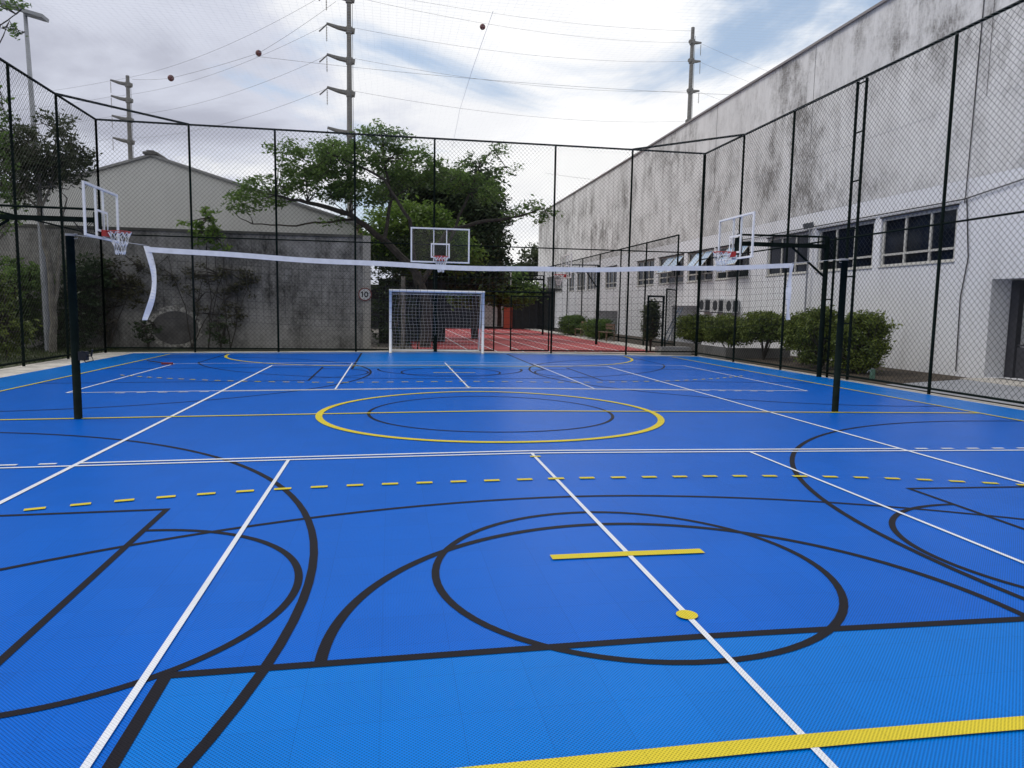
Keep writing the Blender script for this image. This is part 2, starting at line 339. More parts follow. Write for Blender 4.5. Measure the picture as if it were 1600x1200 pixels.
# red running lanes beyond the fence
mb = MB(); mb.box((-.6, 15.3, -.2), (8.7, 46, -.06)); tag(mb.build('red_track', M_RED), kind='structure')
mb = MB()
for k in range(7):
    x = 1.35+1.0*k; mb.quad((x, 15.3, -.056), (x+.055, 15.3, -.056), (x+.055, 46, -.056), (x, 46, -.056))
tag(mb.build('white_lane_lines', M_WHITE), kind='structure')
mb = MB(); mb.box((8.7, 15.0, -.2), (9.6, 46, -.02)); mb.box((-.75, 15.0, -.2), (8.7, 15.3, -.04))
tag(mb.build('pale_path', M_CONC), kind='structure')
# right side: kerb, bed and sloping path between the fence and the building
mb = MB(); mb.quad((10.02, 4.2, -.11), (13, 4.2, -.02), (13, 46, -.02), (10.02, 46, -.11)); tag(mb.build('planting_bed', mat('bed_soil', (.06, .045, .03), .95, var=.4, vscale=3, bump=.6)), kind='structure')
mb = MB(); mb.quad((10.02, -17, -.10), (12.1, -17, .00), (12.1, 4.6, .02), (10.02, 4.6, -.10)); tag(mb.build('side_path', mat('smooth_grey_path', (.30, .31, .33), .8, var=.12, vscale=1.2)), kind='structure')
mb = MB(); mb.box((12.1, -17, -.15), (13.2, 4.7, .045)); tag(mb.build('pavement', M_CONC), kind='structure')
# left side: earth strip
mb = MB(); mb.quad((-40, -17, -.13), (-10.75, -17, -.13), (-10.75, 17, -.13), (-40, 17, -.13)); mb.quad((-10.75, 14.95, -.132), (-2, 14.95, -.132), (-2, 17, -.132), (-10.75, 17, -.132))
tag(mb.build('garden_soil', M_SOIL), kind='structure')

# ------------------------------------------------------------------ building on the right
M_WALL = concrete('painted_lower_wall', (.74, .745, .77), (.38, .37, .36), None, None, .7, .5, None, .52)
M_WALLUP = concrete('stained_parapet', (.70, .695, .685), (.20, .192, .18), None, None, 1.3, 1.45, None, .47, True)
M_GLASS = mat('dark_glass', (.006, .009, .018), .08, spec=.35, var=.5, vscale=.7)
M_ALU = mat('pale_frame', (.50, .49, .45), .5, var=.08)
BX = 13.0
bld = empty('hall_building', (BX, 30, 0), 'long tall white rendered hall with black mould stains along the right side', 'building')
bo = Vector((BX, 30, 0))
WIN = [(6.24, 9.19), (9.51, 12.43), (12.89, 15.79), (17.21, 20.27), (20.56, 23.46), (23.93, 27.3), (28.04, 30.84), (34.75, 37.3), (39.4, 42.0), (42.4, 44.9), (45.7, 47.5), (49.8, 52.4), (52.8, 55.8)]
HOLES = [(a, b, 2.96, 4.37) for a, b in WIN] + [(1.2, 4.98, .045, 2.44), (22.1, 25.2, -.15, 1.80), (34.3, 39.4, -.15, 1.45)]
yb = sorted(set([-20.0, 60.2]+[h[0] for h in HOLES]+[h[1] for h in HOLES])); zb = sorted(set([-.2, 5.0]+[h[2] for h in HOLES]+[h[3] for h in HOLES]))
mb = MB()
for i in range(len(yb)-1):
    for j in range(len(zb)-1):
        ym, zm = (yb[i]+yb[i+1])/2, (zb[j]+zb[j+1])/2
        if any(h[0] < ym < h[1] and h[2] < zm < h[3] for h in HOLES): continue
        mb.quad(*[(0, y-30, z) for y, z in ((yb[i], zb[j]), (yb[i], zb[j+1]), (yb[i+1], zb[j+1]), (yb[i+1], zb[j]))])
for k, (a, b, c, d) in enumerate(HOLES):
    dp = .14 if k < len(WIN) else (1.1 if k == len(WIN) else 2.4)
    for p, q in (((a, c), (a, d)), ((a, d), (b, d)), ((b, d), (b, c)), ((b, c), (a, c))):
        mb.quad((0, p[0]-30, p[1]), (0, q[0]-30, q[1]), (dp, q[0]-30, q[1]), (dp, p[0]-30, p[1]))
    if k >= len(WIN)+1: mb.quad(*[(dp, y-30, z) for y, z in ((a, c), (a, d), (b, d), (b, c))])
mb.quad((0, 30.2, -.2), (30, 30.2, -.2), (30, 30.2, 5.0), (0, 30.2, 5.0))
mb.build('wall', M_WALL, bld)
mb = MB(); mb.box((-.004, -50, 5.002), (.5, 30.2, 6.9)); mb.box((.5, 29.9, 5.002), (30, 30.2, 6.9)); mb.build('upper_wall', M_WALLUP, bld)
mb = MB(); mb.box((-.010, -50, 6.902), (.5, 30.2, 10.72)); mb.box((.5, 29.9, 6.9), (30, 30.2, 10.72)); mb.build('parapet', M_WALLUP, bld)
mb = MB(); mb.box((-.10, -50.1, 10.722), (.6, 30.3, 10.80)); mb.build('flashing', mat('grey_flashing', (.22, .20, .19), .6), bld)
mb = MB(); mb.box((.5, -50, 9.6), (30, 29.9, 9.7)); mb.build('roof', M_CONC, bld)
_mj = mat('joint_filler', (.14, .13, .13), .9)
for y in (-2.0, 5.6, 13.2, 20.8, 28.4, 36, 43.6, 51.2): mb = MB(); mb.box((-.016, y-30, 6.93), (-.008, y-30+.02, 10.7)); mb.build('panel_joint', _mj, bld)
for k, (a, b) in enumerate(WIN):
    f = MB(); n = 3 if b-a > 2 else 2; wd = (b-a)/n; zt = 3.27
    for i in range(n+1):
        yy = a+wd*i; h = .035 if 0 < i < n else .05; yy = min(max(yy, a+.05), b-.05); f.box((.05, yy-h-30, 2.965), (.13, yy+h-30, 4.365))
    f.box((.052, a-30+.1, 4.30), (.128, b-30-.1, 4.364)); f.box((.052, a-30+.1, 2.966), (.128, b-30-.1, 3.02)); f.box((.045, a-30+.1, zt), (.125, b-30-.1, zt+.06))
    fo = f.build('window', M_ALU, bld)
    g = MB(); opening = 3 <= k <= 5
    for i in range(n):
        p, q = a+wd*i+.035-30, a+wd*(i+1)-.035-30
        g.quad((.10, p, 3.02), (.10, p, zt), (.10, q, zt), (.10, q, 3.02))
        if not (opening and i in (0, 1)): g.quad((.095, p, zt+.05), (.095, p, 4.3), (.095, q, 4.3), (.095, q, zt+.05))
        else: g.quad((.40, p, zt+.05), (.40, p, 4.3), (.40, q, 4.3), (.40, q, zt+.05))
    g.build('pane', M_GLASS, fo)
    s = MB(); s.box((-.03, a-30-.02, 2.925), (.04, b-30+.02, 2.955)); s.build('sill', M_ALU, fo); s = MB(); s.box((-.05, a-30-.03, 4.38), (-.001, b-30+.03, 4.42)); s.build('lintel', M_NETB, fo)
    if opening:
        sa = MB(); ga = MB()
        for i in (0, 1):
            p, q = a+wd*i+.06-30, a+wd*(i+1)-.06-30; tp = Vector((.03, 0, 4.30)); dn = Vector((-.62, 0, 3.48))
            for u, v in ((p, p+.05), (q-.05, q)): sa.obox(((tp+dn)/2)+Vector((0, (u+v)/2, 0)), (.02, 0, .015), (0, .025, 0), (dn-tp)/2)
            for c0 in (tp, dn): sa.obox(c0+Vector((0, (p+q)/2, 0)), (.02, 0, .02), (0, (q-p)/2, 0), (.02, 0, -.02))
            ga.quad(tp+Vector((0, p, 0)), tp+Vector((0, q, 0)), dn+Vector((0, q, 0)), dn+Vector((0, p, 0)))
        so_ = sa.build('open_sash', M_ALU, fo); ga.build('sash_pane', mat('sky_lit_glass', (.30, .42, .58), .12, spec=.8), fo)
# entrance: metal gate in the deep opening, near-black slab standing for interior shade
dr = MB(); dr.box((1.0, 1.2-30, .05), (1.06, 4.62-30, 2.40)); d_ = dr.build('door', mat('dark_interior', (.012, .011, .012), .6, var=.3), bld)
dr = MB(); dr.box((.55, 4.72-30, .05), (.70, 4.96-30, 2.42)); dr.box((.60, 1.25-30, .06), (.64, 4.70-30, .80)); dr.box((.60, 1.25-30, .83), (.63, 4.70-30, .87)); dr.build('door_panel', mat('door_grey', (.04, .04, .048), .7, var=.2), d_)
mb = MB(); mb.box((1.6, 22.3-30, -.1), (1.68, 23.4-30, 1.7)); mb.build('door', mat('brown_door', (.07, .065, .06), .6), bld)
mb = MB(); mb.tube([(-.03, 5.9-30, 10.6), (-.03, 6.0-30, 4.6), (-.03, 6.02-30, 4.4)], .012, 5); mb.tube([(-.05, -12, 4.52), (-.05, 6.0-30, 4.50), (-.05, 4.2-30, 4.72), (-.05, -20-30, 4.9)], .016, 5); mb.tube([(-.03, 5.95-30, 4.5), (-.03, 5.75-30, 3.0), (-.03, 5.9-30, 2.0), (-.03, 5.85-30, .1)], .014, 5)
mb.build('cable', M_NETB, bld)
# twin floodlight on the wall
t = empty('wall_floodlight', (12.85, 12.72, 3.6), 'small twin floodlight on a thin post between two windows of the white hall', 'light')
mb = MB(); mb.tube([(0, 0, -3.6), (0, 0, .82)], .03, 8); mb.tube([(0, -.16, .82), (0, .16, .82)], .02, 6); mb.build('post', M_GREY, t)
for s in (-1, 1):
    mb = MB(); mb.obox((-.06, .16*s, .95), (.05, 0, .02), (0, .08, 0), (-.03, 0, .09)); mb.build('lamp', mat('lamp_case', (.10, .11, .12), .5), t)
# air conditioners
acw = mat('ac_white', (.5, .51, .52), .5); acd = mat('ac_grille', (.03, .035, .04), .5)
for k, (y, z, lb) in enumerate(((20.9, 1.55, 'white air conditioner outdoor unit on hall wall, farthest above the planter bushes'), (19.5, 1.52, 'white air conditioner outdoor unit on hall wall, middle one above the planter bushes'), (18.2, 1.50, 'white air conditioner outdoor unit on hall wall, nearest above the planter bushes'))):
    t = empty('air_conditioner', (12.98, y, z), lb, 'air conditioner', 'air conditioners on the hall wall')
    mb = MB(); mb.box((-.34, -.42, 0), (-.04, .42, .56)); mb.build('case', acw, t)
    mb = MB(); n = 24; mb.quad(*[(-.343, -.1+.23*math.cos(2*math.pi*i/n), .28+.23*math.sin(2*math.pi*i/n)) for i in range(n)]); mb.box((-.30, -.423, .04), (-.08, -.421, .5)); mb.build('grille', acd, t)
    for q in (-.3, .25): mb = MB(); mb.box((-.36, q, -.05), (.0, q+.05, -.002)); mb.build('bracket', M_GREY, t)
# leaning blue-grey ladder
t = empty('step_ladder', (12.6, 23.9, -.02), 'blue grey ladder leaning in the recess behind the bushes', 'ladder')
mb = MB()
for y in (-.22, .22): mb.tube([(-.45, y*1.2, 0), (.35, y, 1.75)], .03, 6)
mb.build('rail', mat('ladder_blue', (.12, .16, .22), .5), t)
_mr = mat('rung_blue', (.12, .16, .22), .5)
for k in range(6): mb = MB(); a = (k+.6)/6.4; mb.tube([(-.45+.8*a, -.25, 1.75*a), (-.45+.8*a, .25, 1.75*a)], .018, 5); mb.build('rung', _mr, t)

# ------------------------------------------------------------------ fences
def lattice(mbx, A, B, z0, z1, pitch, r, za=None, zb_=None):
    """chain link between two upright lines A->B: both families of slanting wires, each a 3-sided wire"""
    A, B = Vector(A), Vector(B); Lh = (B-A).length; d = (B-A)/Lh; H = z1-z0
    nrm = Vector((-d.y, d.x, 0))
    for sgn in (1, -1):
        k0 = -H if sgn > 0 else 0; k1 = Lh if sgn > 0 else Lh+H
        s = k0+pitch*.3
        while s < k1:
            # wire: x = s + sgn*z
            if sgn > 0: za_, zb2 = max(0, -s), min(H, Lh-s)
            else: za_, zb2 = max(0, s-Lh), min(H, s)
            if zb2-za_ > .02:
                p = A+d*(s+sgn*za_)+Vector((0, 0, z0+za_)); q = A+d*(s+sgn*zb2)+Vector((0, 0, z0+zb2))
                o = nrm*(r*1.2*sgn); n0 = len(mbx.v)
                side = (q-p).normalized().cross(nrm)*r
                for e in (p, q): mbx.v += [tuple(e+o+side), tuple(e+o-side*.5+nrm*r*.87), tuple(e+o-side*.5-nrm*r*.87)]
                for j in range(3): mbx.f.append((n0+j, n0+(j+1) % 3, n0+3+(j+1) % 3, n0+3+j)); mbx.m.append(0)
            s += pitch
TOP = 7.2
def fence(name, label, A, B, posts, z0, z1, rails, pitch=.14, r=.0036, pr=.035, wire=None, skip=None, cat='fence', midz=None):
    A, B = Vector((*A, 0)), Vector((*B, 0)); root = empty(name, A, label, cat); d = (B-A).normalized(); Lh = (B-A).length
    for s in posts:
        p = d*s; mb = MB(); mb.tube([(p.x, p.y, z0), (p.x, p.y, z1)], pr, 8); mb.build('post', M_DARK, root)
    for zr, rr in rails:
        segs = [(0, Lh)] if not (skip and zr < skip[2]) else [(0, skip[0]), (skip[1], Lh)]
        for a, b in segs: mb = MB(); mb.tube([d*a+Vector((0, 0, zr)), d*b+Vector((0, 0, zr))], rr, 8); mb.build('rail', M_DARK, root)
    mb = MB()
    if skip:
        lattice(mb, (0, 0, 0), d*skip[0], z0+.12, z1-.03, pitch, r); lattice(mb, d*skip[1], d*Lh, z0+.12, z1-.03, pitch, r); lattice(mb, d*skip[0], d*skip[1], skip[2], z1-.03, pitch, r)
    else: lattice(mb, (0, 0, 0), d*Lh, z0+.12, z1-.03, pitch, r)
    mb.build('chain_link', wire or M_WIRE, root)
    return root
fx = [0, 2.75, 5.4, 7.95, 10.6, 14.8, 17.6, 20.3]
FAR = fence('chain_link_fence', 'tall black chain link fence across the far end behind the goal', (-10.6, 14.62), (9.72, 14.62), fx, -.12, TOP, [(TOP, .032), (3.66, .022), (.04, .025)], skip=(10.6, 14.8, 2.12))
ry = [0, 2.92, 5.85, 11.75, 14.7, 17.65, 20.6, 23.5]
RF = fence('chain_link_fence', 'tall black chain link fence along the right side in front of the stained white hall', (9.74, 14.62), (9.74, -8.9), ry, -.14, TOP, [(TOP, .034), (3.42, .022), (.0, .025)])
ly = [0, 2.75, 5.3, 8.1, 10.9, 13.7, 16.5]
LF = fence('chain_link_fence', 'tall black chain link fence along the left side in front of the garden trees', (-10.6, 14.62), (-10.6, -2), ly, -.16, TOP, [(TOP, .034), (3.6, .022), (-.02, .03)])
for (p, q, par, o) in (((-10.6, 11.87), (-7.85, 14.62), FAR, (-10.6, 14.62)), ((9.74, 11.7), (7.0, 14.62), RF, (9.74, 14.62))):
    mb = MB(); mb.tube([(p[0]-o[0], p[1]-o[1], TOP+.01), (q[0]-o[0], q[1]-o[1], TOP+.01)], .034, 8); mb.build('corner_brace', M_DARK, par)
# gate frame and two leaves in the far fence
t = empty('fence_gate', (0, 14.62, 0), 'dark double gate in the far fence beside the goal, leaves ajar before the red track', 'gate')
mb = MB(); mb.tube([(.03, 0, 2.10), (4.17, 0, 2.10)], .03, 8); mb.build('lintel', M_DARK, t)
for a, b in ((.1, 2.12), (2.72, 4.10)):
    mb = MB(); z0, z1 = .02, 1.98
    for x in (a, b): mb.tube([(x, 0, z0), (x, 0, z1)], .026, 6)
    for z in (z0+.02, z1-.02, ): mb.tube([(a, 0, z), (b, 0, z)], .024, 6)
    lf = mb.build('gate_leaf', M_DARK, t); mb = MB(); lattice(mb, (a, .0, 0), (b, .0, 0), z0+.02, z1-.02, .14, .0034); mb.build('leaf_mesh', M_WIRE, lf)
# enclosure fence of the running track
EF = fence('track_fence', 'lower black chain link fence running away beside the red track', (9.75, 16.8), (9.75, 45.6), [0, 3.6, 7.2, 10.8, 14.4, 18, 21.6, 25.2, 28.8], -.1, 4.52, [(4.52, .03), (.2, .03)], pitch=.14, r=.0036)
t = empty('track_fence', (9.75, 16.8, 0), 'short cross panel joining the track fence to the tall right fence', 'fence')
mb = MB(); mb.tube([(0, 0, 2.35), (-1.0, -1.5, 2.35)], .025, 6); mb.build('rail', M_DARK, t)
mb = MB(); mb.tube([(-1.0, -1.5, -.1), (-1.0, -1.5, 2.35)], .03, 6); mb.build('post', M_DARK, t)
mb = MB(); lattice(mb, (0, 0, 0), (-1.0, -1.5, 0), 0, 2.3, .14, .0034); mb.build('chain_link', M_WIRE, t)
t = empty('side_gate', (8.0, 15.25, -.05), 'narrow dark side gate standing before the climbing plant near the right corner', 'gate')
mb = MB()
for x in (.02, .62): mb.box((x-.035, -.03, 0), (x+.035, .03, 2.15))
mb.box((.056, -.03, 2.08), (.584, .03, 2.15)); mb.box((.056, -.03, 1.9), (.584, .03, 1.94)); mb.box((.056, -.03, .03), (.584, .03, .08)); mb.build('frame', M_DARK, t)
mb = MB()
for k in range(14): mb.tube([(.06, 0, .12+.13*k), (.58, 0, .12+.13*k)], .006, 4)
mb.build('bars', M_DARK, t)
# tall ladder-like mast by the right fence
t = empty('trellis_mast', (9.76, 5.83, -.1), 'tall narrow ladder shaped steel mast standing against the right fence', 'mast')
for s in (-.16, .18):
    mb = MB(); mb.tube([(0, s, 0), (0, s, 7.26)], .036, 8); mb.build('upright', M_DARK, t)
for k in range(7):
    mb = MB(); z = 7.2-1.16*k; mb.tube([(0, -.16, z), (0, .18, z)], .02, 6); mb.build('rung', M_DARK, t)
# net roof over the court
mb = MB()
rn = random.Random(3)
def zr(x, y): return TOP-.02-.45*max(0, 1-(x/10.4)**2)*(.6+.4*math.sin(y*.35+1))
for k in range(0, 141):
    x = -10.5+.145*k
    if x > 9.7: break
    pts = [(x, y, zr(x, y)) for y in (14.6, 11, 7.5, 4, .5, -3)]; mb.tube(pts, .00075, 3, cap=False)
for k in range(0, 120):
    y = 14.6-.145*k; mb.tube([(x, y, zr(x, y)) for x in (-10.6, -7, -3.5, 0, 3.5, 7, 9.72)], .00075, 3, cap=False)
tag(mb.build('roof_net', mat('faint_nylon', (.62, .64, .66), .7)), 'fine pale nylon net stretched over the whole court above the fences', 'net')
mb = MB()
mb.tube([(x, 14.6-12*s, zr(x, 14.6-12*s)-.015) for s, x in ((0, .6), (.35, .45), (.7, .35), (1, .3))], .004, 4)
tag(mb.build('roof_rope', mat('nylon_rope', (.5, .5, .52), .8)), 'thin seam rope running towards the camera across the roof net', 'rope')

# ------------------------------------------------------------------ goal
GX, GY = .06, 13.62
t = empty('football_goal', (GX, GY, 0), 'white tube football goal with net at the far end of the court', 'goal')
for s in (-1, 1):
    mb = MB(); mb.tube([(1.54*s, 0, gz(1.5)), (1.54*s, 0, 2.04)], .045, 12); mb.build('post', M_WHITE, t, True)
mb = MB(); mb.tube([(-1.585, 0, 2.045), (1.585, 0, 2.045)], .045, 12); mb.build('crossbar', M_WHITE, t, True)
mb = MB()
for s in (-1, 1): mb.tube([(1.54*s, .04, 2.0), (1.54*s, .45, 1.98), (1.5*s, .85, .03), (1.52*s, .05, .03)], .018, 8)
mb.tube([(-1.5, .85, .03), (1.5, .85, .03)], .03, 8); mb.build('back_frame', M_WHITE, t, True)
mb = MB(); rn = random.Random(5)
def gnet(u, v):   # u across 0..1, v 0 top front .. 1 bottom back
    x = -1.5+3.0*u; sag = .10*math.sin(math.pi*min(1, max(0, v)))*(1+.4*math.sin(5*u+1)) + .03*math.sin(11*u+7*v)
    if v < .18: return Vector((x, .05+.4*v/.18, 1.98-.05*math.sin(math.pi*v/.18)))
    k = (v-.18)/.82
    return Vector((x+.04*math.sin(9*v+3*u), .45+.40*k-sag*.7, 1.98-1.93*k-sag*.35*(1-k)))
nu, nv = 25, 21
for i in range(nu+1): mb.tube([gnet(i/nu, j/nv) for j in range(nv+1)], .0021, 3, False)
for j in range(nv+1): mb.tube([gnet(i/nu, j/nv) for i in range(nu+1)], .0021, 3, False)
for s in (-1, 1):
    for k in range(1, 16):
        z = 1.98-.125*k; dd = .45+.40*(1.98-z)/1.95; mb.tube([(1.53*s, .03, z), (1.50*s, dd*.5, z-.03), (1.5*s, dd, z)], .0021, 3, False)
    for k in range(1, 6): yk = .13*k; mb.tube([(1.52*s, yk, 1.97), (1.5*s, yk+.05, 1.0), (1.5*s, yk, .04)], .0021, 3, False)
mb.build('goal_net', M_NETW, t)

# ------------------------------------------------------------------ basketball hoops
def glass_mat():
    m = bpy.data.materials.new('clear_board'); m.use_nodes = True; tt = m.node_tree; tt.nodes.clear(); n = tt.nodes.new
    o = n('ShaderNodeOutputMaterial'); a = n('ShaderNodeBsdfTransparent'); a.inputs[0].default_value = (.985, .99, .99, 1); b = n('ShaderNodeBsdfGlossy'); b.inputs['Roughness'].default_value = .05
    fr = n('ShaderNodeFresnel'); fr.inputs[0].default_value = 1.4; mx = n('ShaderNodeMixShader'); mx.inputs[0].default_value = .012; tt.links.new(a.outputs[0], mx.inputs[1]); tt.links.new(b.outputs[0], mx.inputs[2]); tt.links.new(mx.outputs[0], o.inputs[0]); return m
M_BOARD = glass_mat()
def hoop(name, label, loc, rz, w_=1.83, h_=1.07, zb=2.88, arm=2.2, pole_h=3.6, side=False, group=None, pole_off=0.0, posts=True, dbl=False):
    """local frame: board in the xz plane at y=0 facing -y; the arm runs to +y"""
    t = empty(name, loc, label, 'basketball hoop', group, rz)
    hw = w_/2; f = .045
    mb = MB()
    for a, b in (((-hw, 0), (-hw+f, h_)), ((hw-f, 0), (hw, h_)), ((-hw+f, 0), (hw-f, f)), ((-hw+f, h_-f), (hw-f, h_))): mb.box((a[0], -.015, zb+a[1]), (b[0], .025, zb+b[1]))
    bf = mb.build('backboard_frame', M_WHITE, t)
    mb = MB(); mb.box((-hw+f, 0, zb+f), (hw-f, .012, zb+h_-f)); mb.build('backboard', M_BOARD, t)
    mb = MB(); z0 = zb+.15; g = .045
    for a, b in (((-.295, 0), (-.295+g, .45)), ((.295-g, 0), (.295, .45)), ((-.295+g, .45-g), (.295-g, .45)), ((-.295+g, 0), (.295-g, g))): mb.box((a[0], -.006, z0+a[1]), (b[0], -.001, z0+b[1]))
    mb.build('target_square', M_WHITE, t)
    mb = MB()
    for s in (-1, 1): mb.box((s*.20-.014, .03, zb+.02), (s*.20+.014, .07, zb+h_-.02))
    mb.build('mounting_bar', M_WHITE, t)
    mb = MB(); mb.box((-.16, .072, zb+.14), (.16, .12, zb+.55)); mb.build('mounting_plate', M_DARK, t)
    mb = MB(); zr_ = zb+.17; mb.box((-.12, -.10, zr_-.11), (.12, -.016, zr_+.02)); n = 24
    mb.tube([(.228*math.cos(2*math.pi*i/n), -.33+.228*math.sin(2*math.pi*i/n), zr_) for i in range(n)], .010, 6, closed=True)
    rim = mb.build('rim', M_REDP, t)
    mb = MB(); nn = 12; rows = 5
    def np_(i, j):
        a = 2*math.pi*(i+.5*(j % 2))/nn; r = [.225, .185, .15, .118, .10, .088][j]*(1+.06*math.sin(3*i+j)); return (r*math.cos(a), -.33+r*math.sin(a), zr_-.01-[0, .09, .19, .29, .38, .46][j]-.015*math.sin(2*i))
    for i in range(nn):
        for j in range(rows): mb.tube([np_(i, j), np_(i, j+1)], .0075, 4, False); mb.tube([np_(i+1 if j % 2 == 0 else i+1, j), np_(i if j % 2 == 0 else i+1, j+1)], .0075, 4, False)
    mb.build('net', M_NETW, t)
    mb = MB(); zc = zb+.40
    mb.box((-.05, .12, zc-.05), (.05, arm, zc+.05)); mb.build('arm', M_DARK, t)
    mb = MB(); mb.tube([(0, .05, zc+.22), (0, arm, zc+.24)], .026, 8)
    for q in (.45, 1.0): mb.tube([(0, arm*q*.9, zc+.05), (0, arm*q*.9, zc+.24)], .016, 6)
    mb.build('upper_tube', M_DARK, t)
    mb = MB(); mb.tube([(0, arm*.62, zc-.05), (0, arm-.05, zc-.75)], .028, 8); mb.build('brace', M_DARK, t)
    mb = MB(); mb.tube([(0, arm, -.15), (0, arm, zc+.24)], .062, 10); mb.build('pole', M_DARK, t)
    if dbl:
        mb = MB(); mb.tube([(.0, arm+.23, -.15), (.0, arm+.23, zc+.24)], .032, 8)
        for z in (.9, 1.9, 2.7): mb.tube([(0, arm, z), (0, arm+.23, z)], .016, 6)
        mb.build('rear_pole', M_DARK, t)
    if side:
        mb = MB()
        for k in range(3): mb.tube([(.0, .12, zc+.02+.05*k), (-.05, .3+.05*k, zc-.2), (.0, .35, zc-.35+.03*k), (.05, .6, zc-.02)], .008, 5, False)
        mb.build('slack_cable', M_NETB, t)
    return t
hoop('basketball_hoop', 'clear board basketball hoop facing the camera above the football goal', (.05, 12.2, 0), 0, zb=2.90, arm=2.2)
hoop('basketball_hoop', 'clear board basketball hoop on the right side facing left, arm from the right fence', (7.0, 6.5, 0), -math.pi/2, zb=2.84, arm=2.52, group='side hoops', dbl=True)
hoop('basketball_hoop', 'clear board basketball hoop on the left side facing right, arm from the left fence', (-7.5, 6.2, 0), math.pi/2, zb=2.84, arm=2.9, side=True, group='side hoops')
# hoops on the track court beyond the fence
hoop('track_hoop', 'distant basketball hoop facing left over the red track, nearer of two', (6.35, 21.4, 0), -math.pi/2, w_=1.8, zb=2.9, arm=1.5, group='hoops over the red track')
hoop('track_hoop', 'distant basketball hoop facing left over the red track, farther of two', (5.6, 33.0, 0), -math.pi/2, w_=1.8, zb=2.9, arm=2.2, group='hoops over the red track')

# ------------------------------------------------------------------ volleyball
for x, z, lb in ((-5.68, 2.42, 'dark green volleyball post on the left side of the yellow centre line'), (5.71, 2.42, 'dark green volleyball post on the right side of the yellow centre line')):
    t = empty('volleyball_post', (x, .0 if x < 0 else .1, gz(x)), lb, 'post', 'volleyball posts')
    mb = MB(); mb.tube([(0, 0, 0), (0, 0, z-gz(x)-.03)], .052, 16); mb.build('tube', M_DARK, t, True)
    mb = MB(); mb.lathe([(.0, z-gz(x)-.028), (.056, z-gz(x)-.028), (.056, z-gz(x)), (0, z-gz(x)+.004)], n=16); mb.build('cap', mat('worn_cap', (.25, .25, .25), .5), t)
    s = 1 if x < 0 else -1
    mb = MB(); mb.tube([(s*.05, 0, z-gz(x)-.06), (s*.09, 0, z-gz(x)-.06), (s*.09, 0, z-gz(x)-.0), (s*.05, 0, z-gz(x))], .006, 6); mb.build('hook', M_GREY, t)
    mb = MB(); mb.box((s*.05, -.05, .80), (s*.15, .05, .92)); mb.tube([(s*.15, 0, .86), (s*.20, 0, .86), (s*.22, -.02, .95)], .012, 6); mb.tube([(s*.10, -.08, .84), (s*.16, -.09, .78), (s*.24, -.05, .80), (s*.20, -.04, .90), (s*.10, -.06, .93)], .007, 5)
    if s > 0: mb.build('winch', M_NETB, t)
def ztop(x): return 2.145+.155*(abs(x)/4.75)**1.6+.012*(x/4.75)+.006*math.sin(3*x)
def sx_(z, s):  # the loose side bands bow
    k = (2.3-z); return s*(4.745-.10*math.sin(math.pi*min(1, k/1.0))*(1 if s < 0 else .3)+.05*k*(1 if s < 0 else .1)*k)
t = empty('volleyball_net', (0, .02, 0), 'sagging black volleyball net with white top band stretched between the posts', 'volleyball net')
mb = MB(); n = 80
for i in range(n):
    a, b = -4.75+9.5*i/n, -4.75+9.5*(i+1)/n
    for o in (-.006, .006): mb.quad((a, o, ztop(a)-.07), (b, o, ztop(b)-.07), (b, o, ztop(b)), (a, o, ztop(a)))
    mb.quad((a, -.006, ztop(a)), (b, -.006, ztop(b)), (b, .006, ztop(b)), (a, .006, ztop(a)))
mb.build('top_band', M_TAPE, t)
for s in (-1, 1):
    mb = MB(); n = 24
    for i in range(n):
        z1, z2 = 2.29-1.0*i/n, 2.29-1.0*(i+1)/n
        if s > 0: z1, z2 = 2.31-.88*i/n, 2.31-.88*(i+1)/n
        a, b = sx_(z1, s), sx_(z2, s); w2 = .035
        tw1, tw2 = .02*math.sin(i*.4), .02*math.sin((i+1)*.4)
        for o in (-.004, .004): mb.quad((a-w2, o-tw1, z1), (a+w2, o+tw1, z1), (b+w2, o+tw2, z2), (b-w2, o-tw2, z2))
    mb.build('side_band', M_TAPE, t)
mb = MB()
for i in range(1, 95):
    x = -4.75+.1*i; mb.tube([(x, 0, ztop(x)-.07), (x+.01*math.sin(x*2), .015*math.sin(x), ztop(x)-.5), (x+.02*math.sin(x*1.3), .03*math.sin(x*1.2), ztop(x)-.95)], .0018, 3, False)
for j in range(1, 10):
    mb.tube([(x0, .003*j*math.sin(x0*1.2), ztop(x0)-.07-.098*j) for x0 in [-4.7+9.4*i/30 for i in range(31)]], .0018, 3, False)
mb.build('mesh', M_NETB, t)
mb = MB()
mb.tube([(-5.63, 0, 2.41), (-4.74, 0, 2.30)], .003, 4); mb.tube([(5.66, .06, 2.41), (4.74, 0, 2.32)], .003, 4); mb.build('tension_cord', M_NETW, t)
# small things on the court
t = empty('floor_squeegee', (-7.2, 9.3, gz(7.2)), 'squeegee broom with red head and dark handle lying at the far left of the court', 'broom')
mb = MB(); mb.box((-.14, -.03, .01), (.14, .03, .06)); mb.build('head', mat('dull_red', (.20, .02, .02), .6), t)
mb = MB(); mb.tube([(-.10, .0, .05), (-.75, .85, .04)], .014, 6); mb.build('handle', M_NETB, t)
mb = MB(); mb.lathe([(0, 0), (.016, .004), (.02, .012), (.012, .022), (0, .026)], n=8)
tag(mb.build('pebble', M_WHITE, off=(1.62+1.0, -7.0, gz(2.6)+.004)), 'tiny white pebble on the black arc at the right', 'pebble')

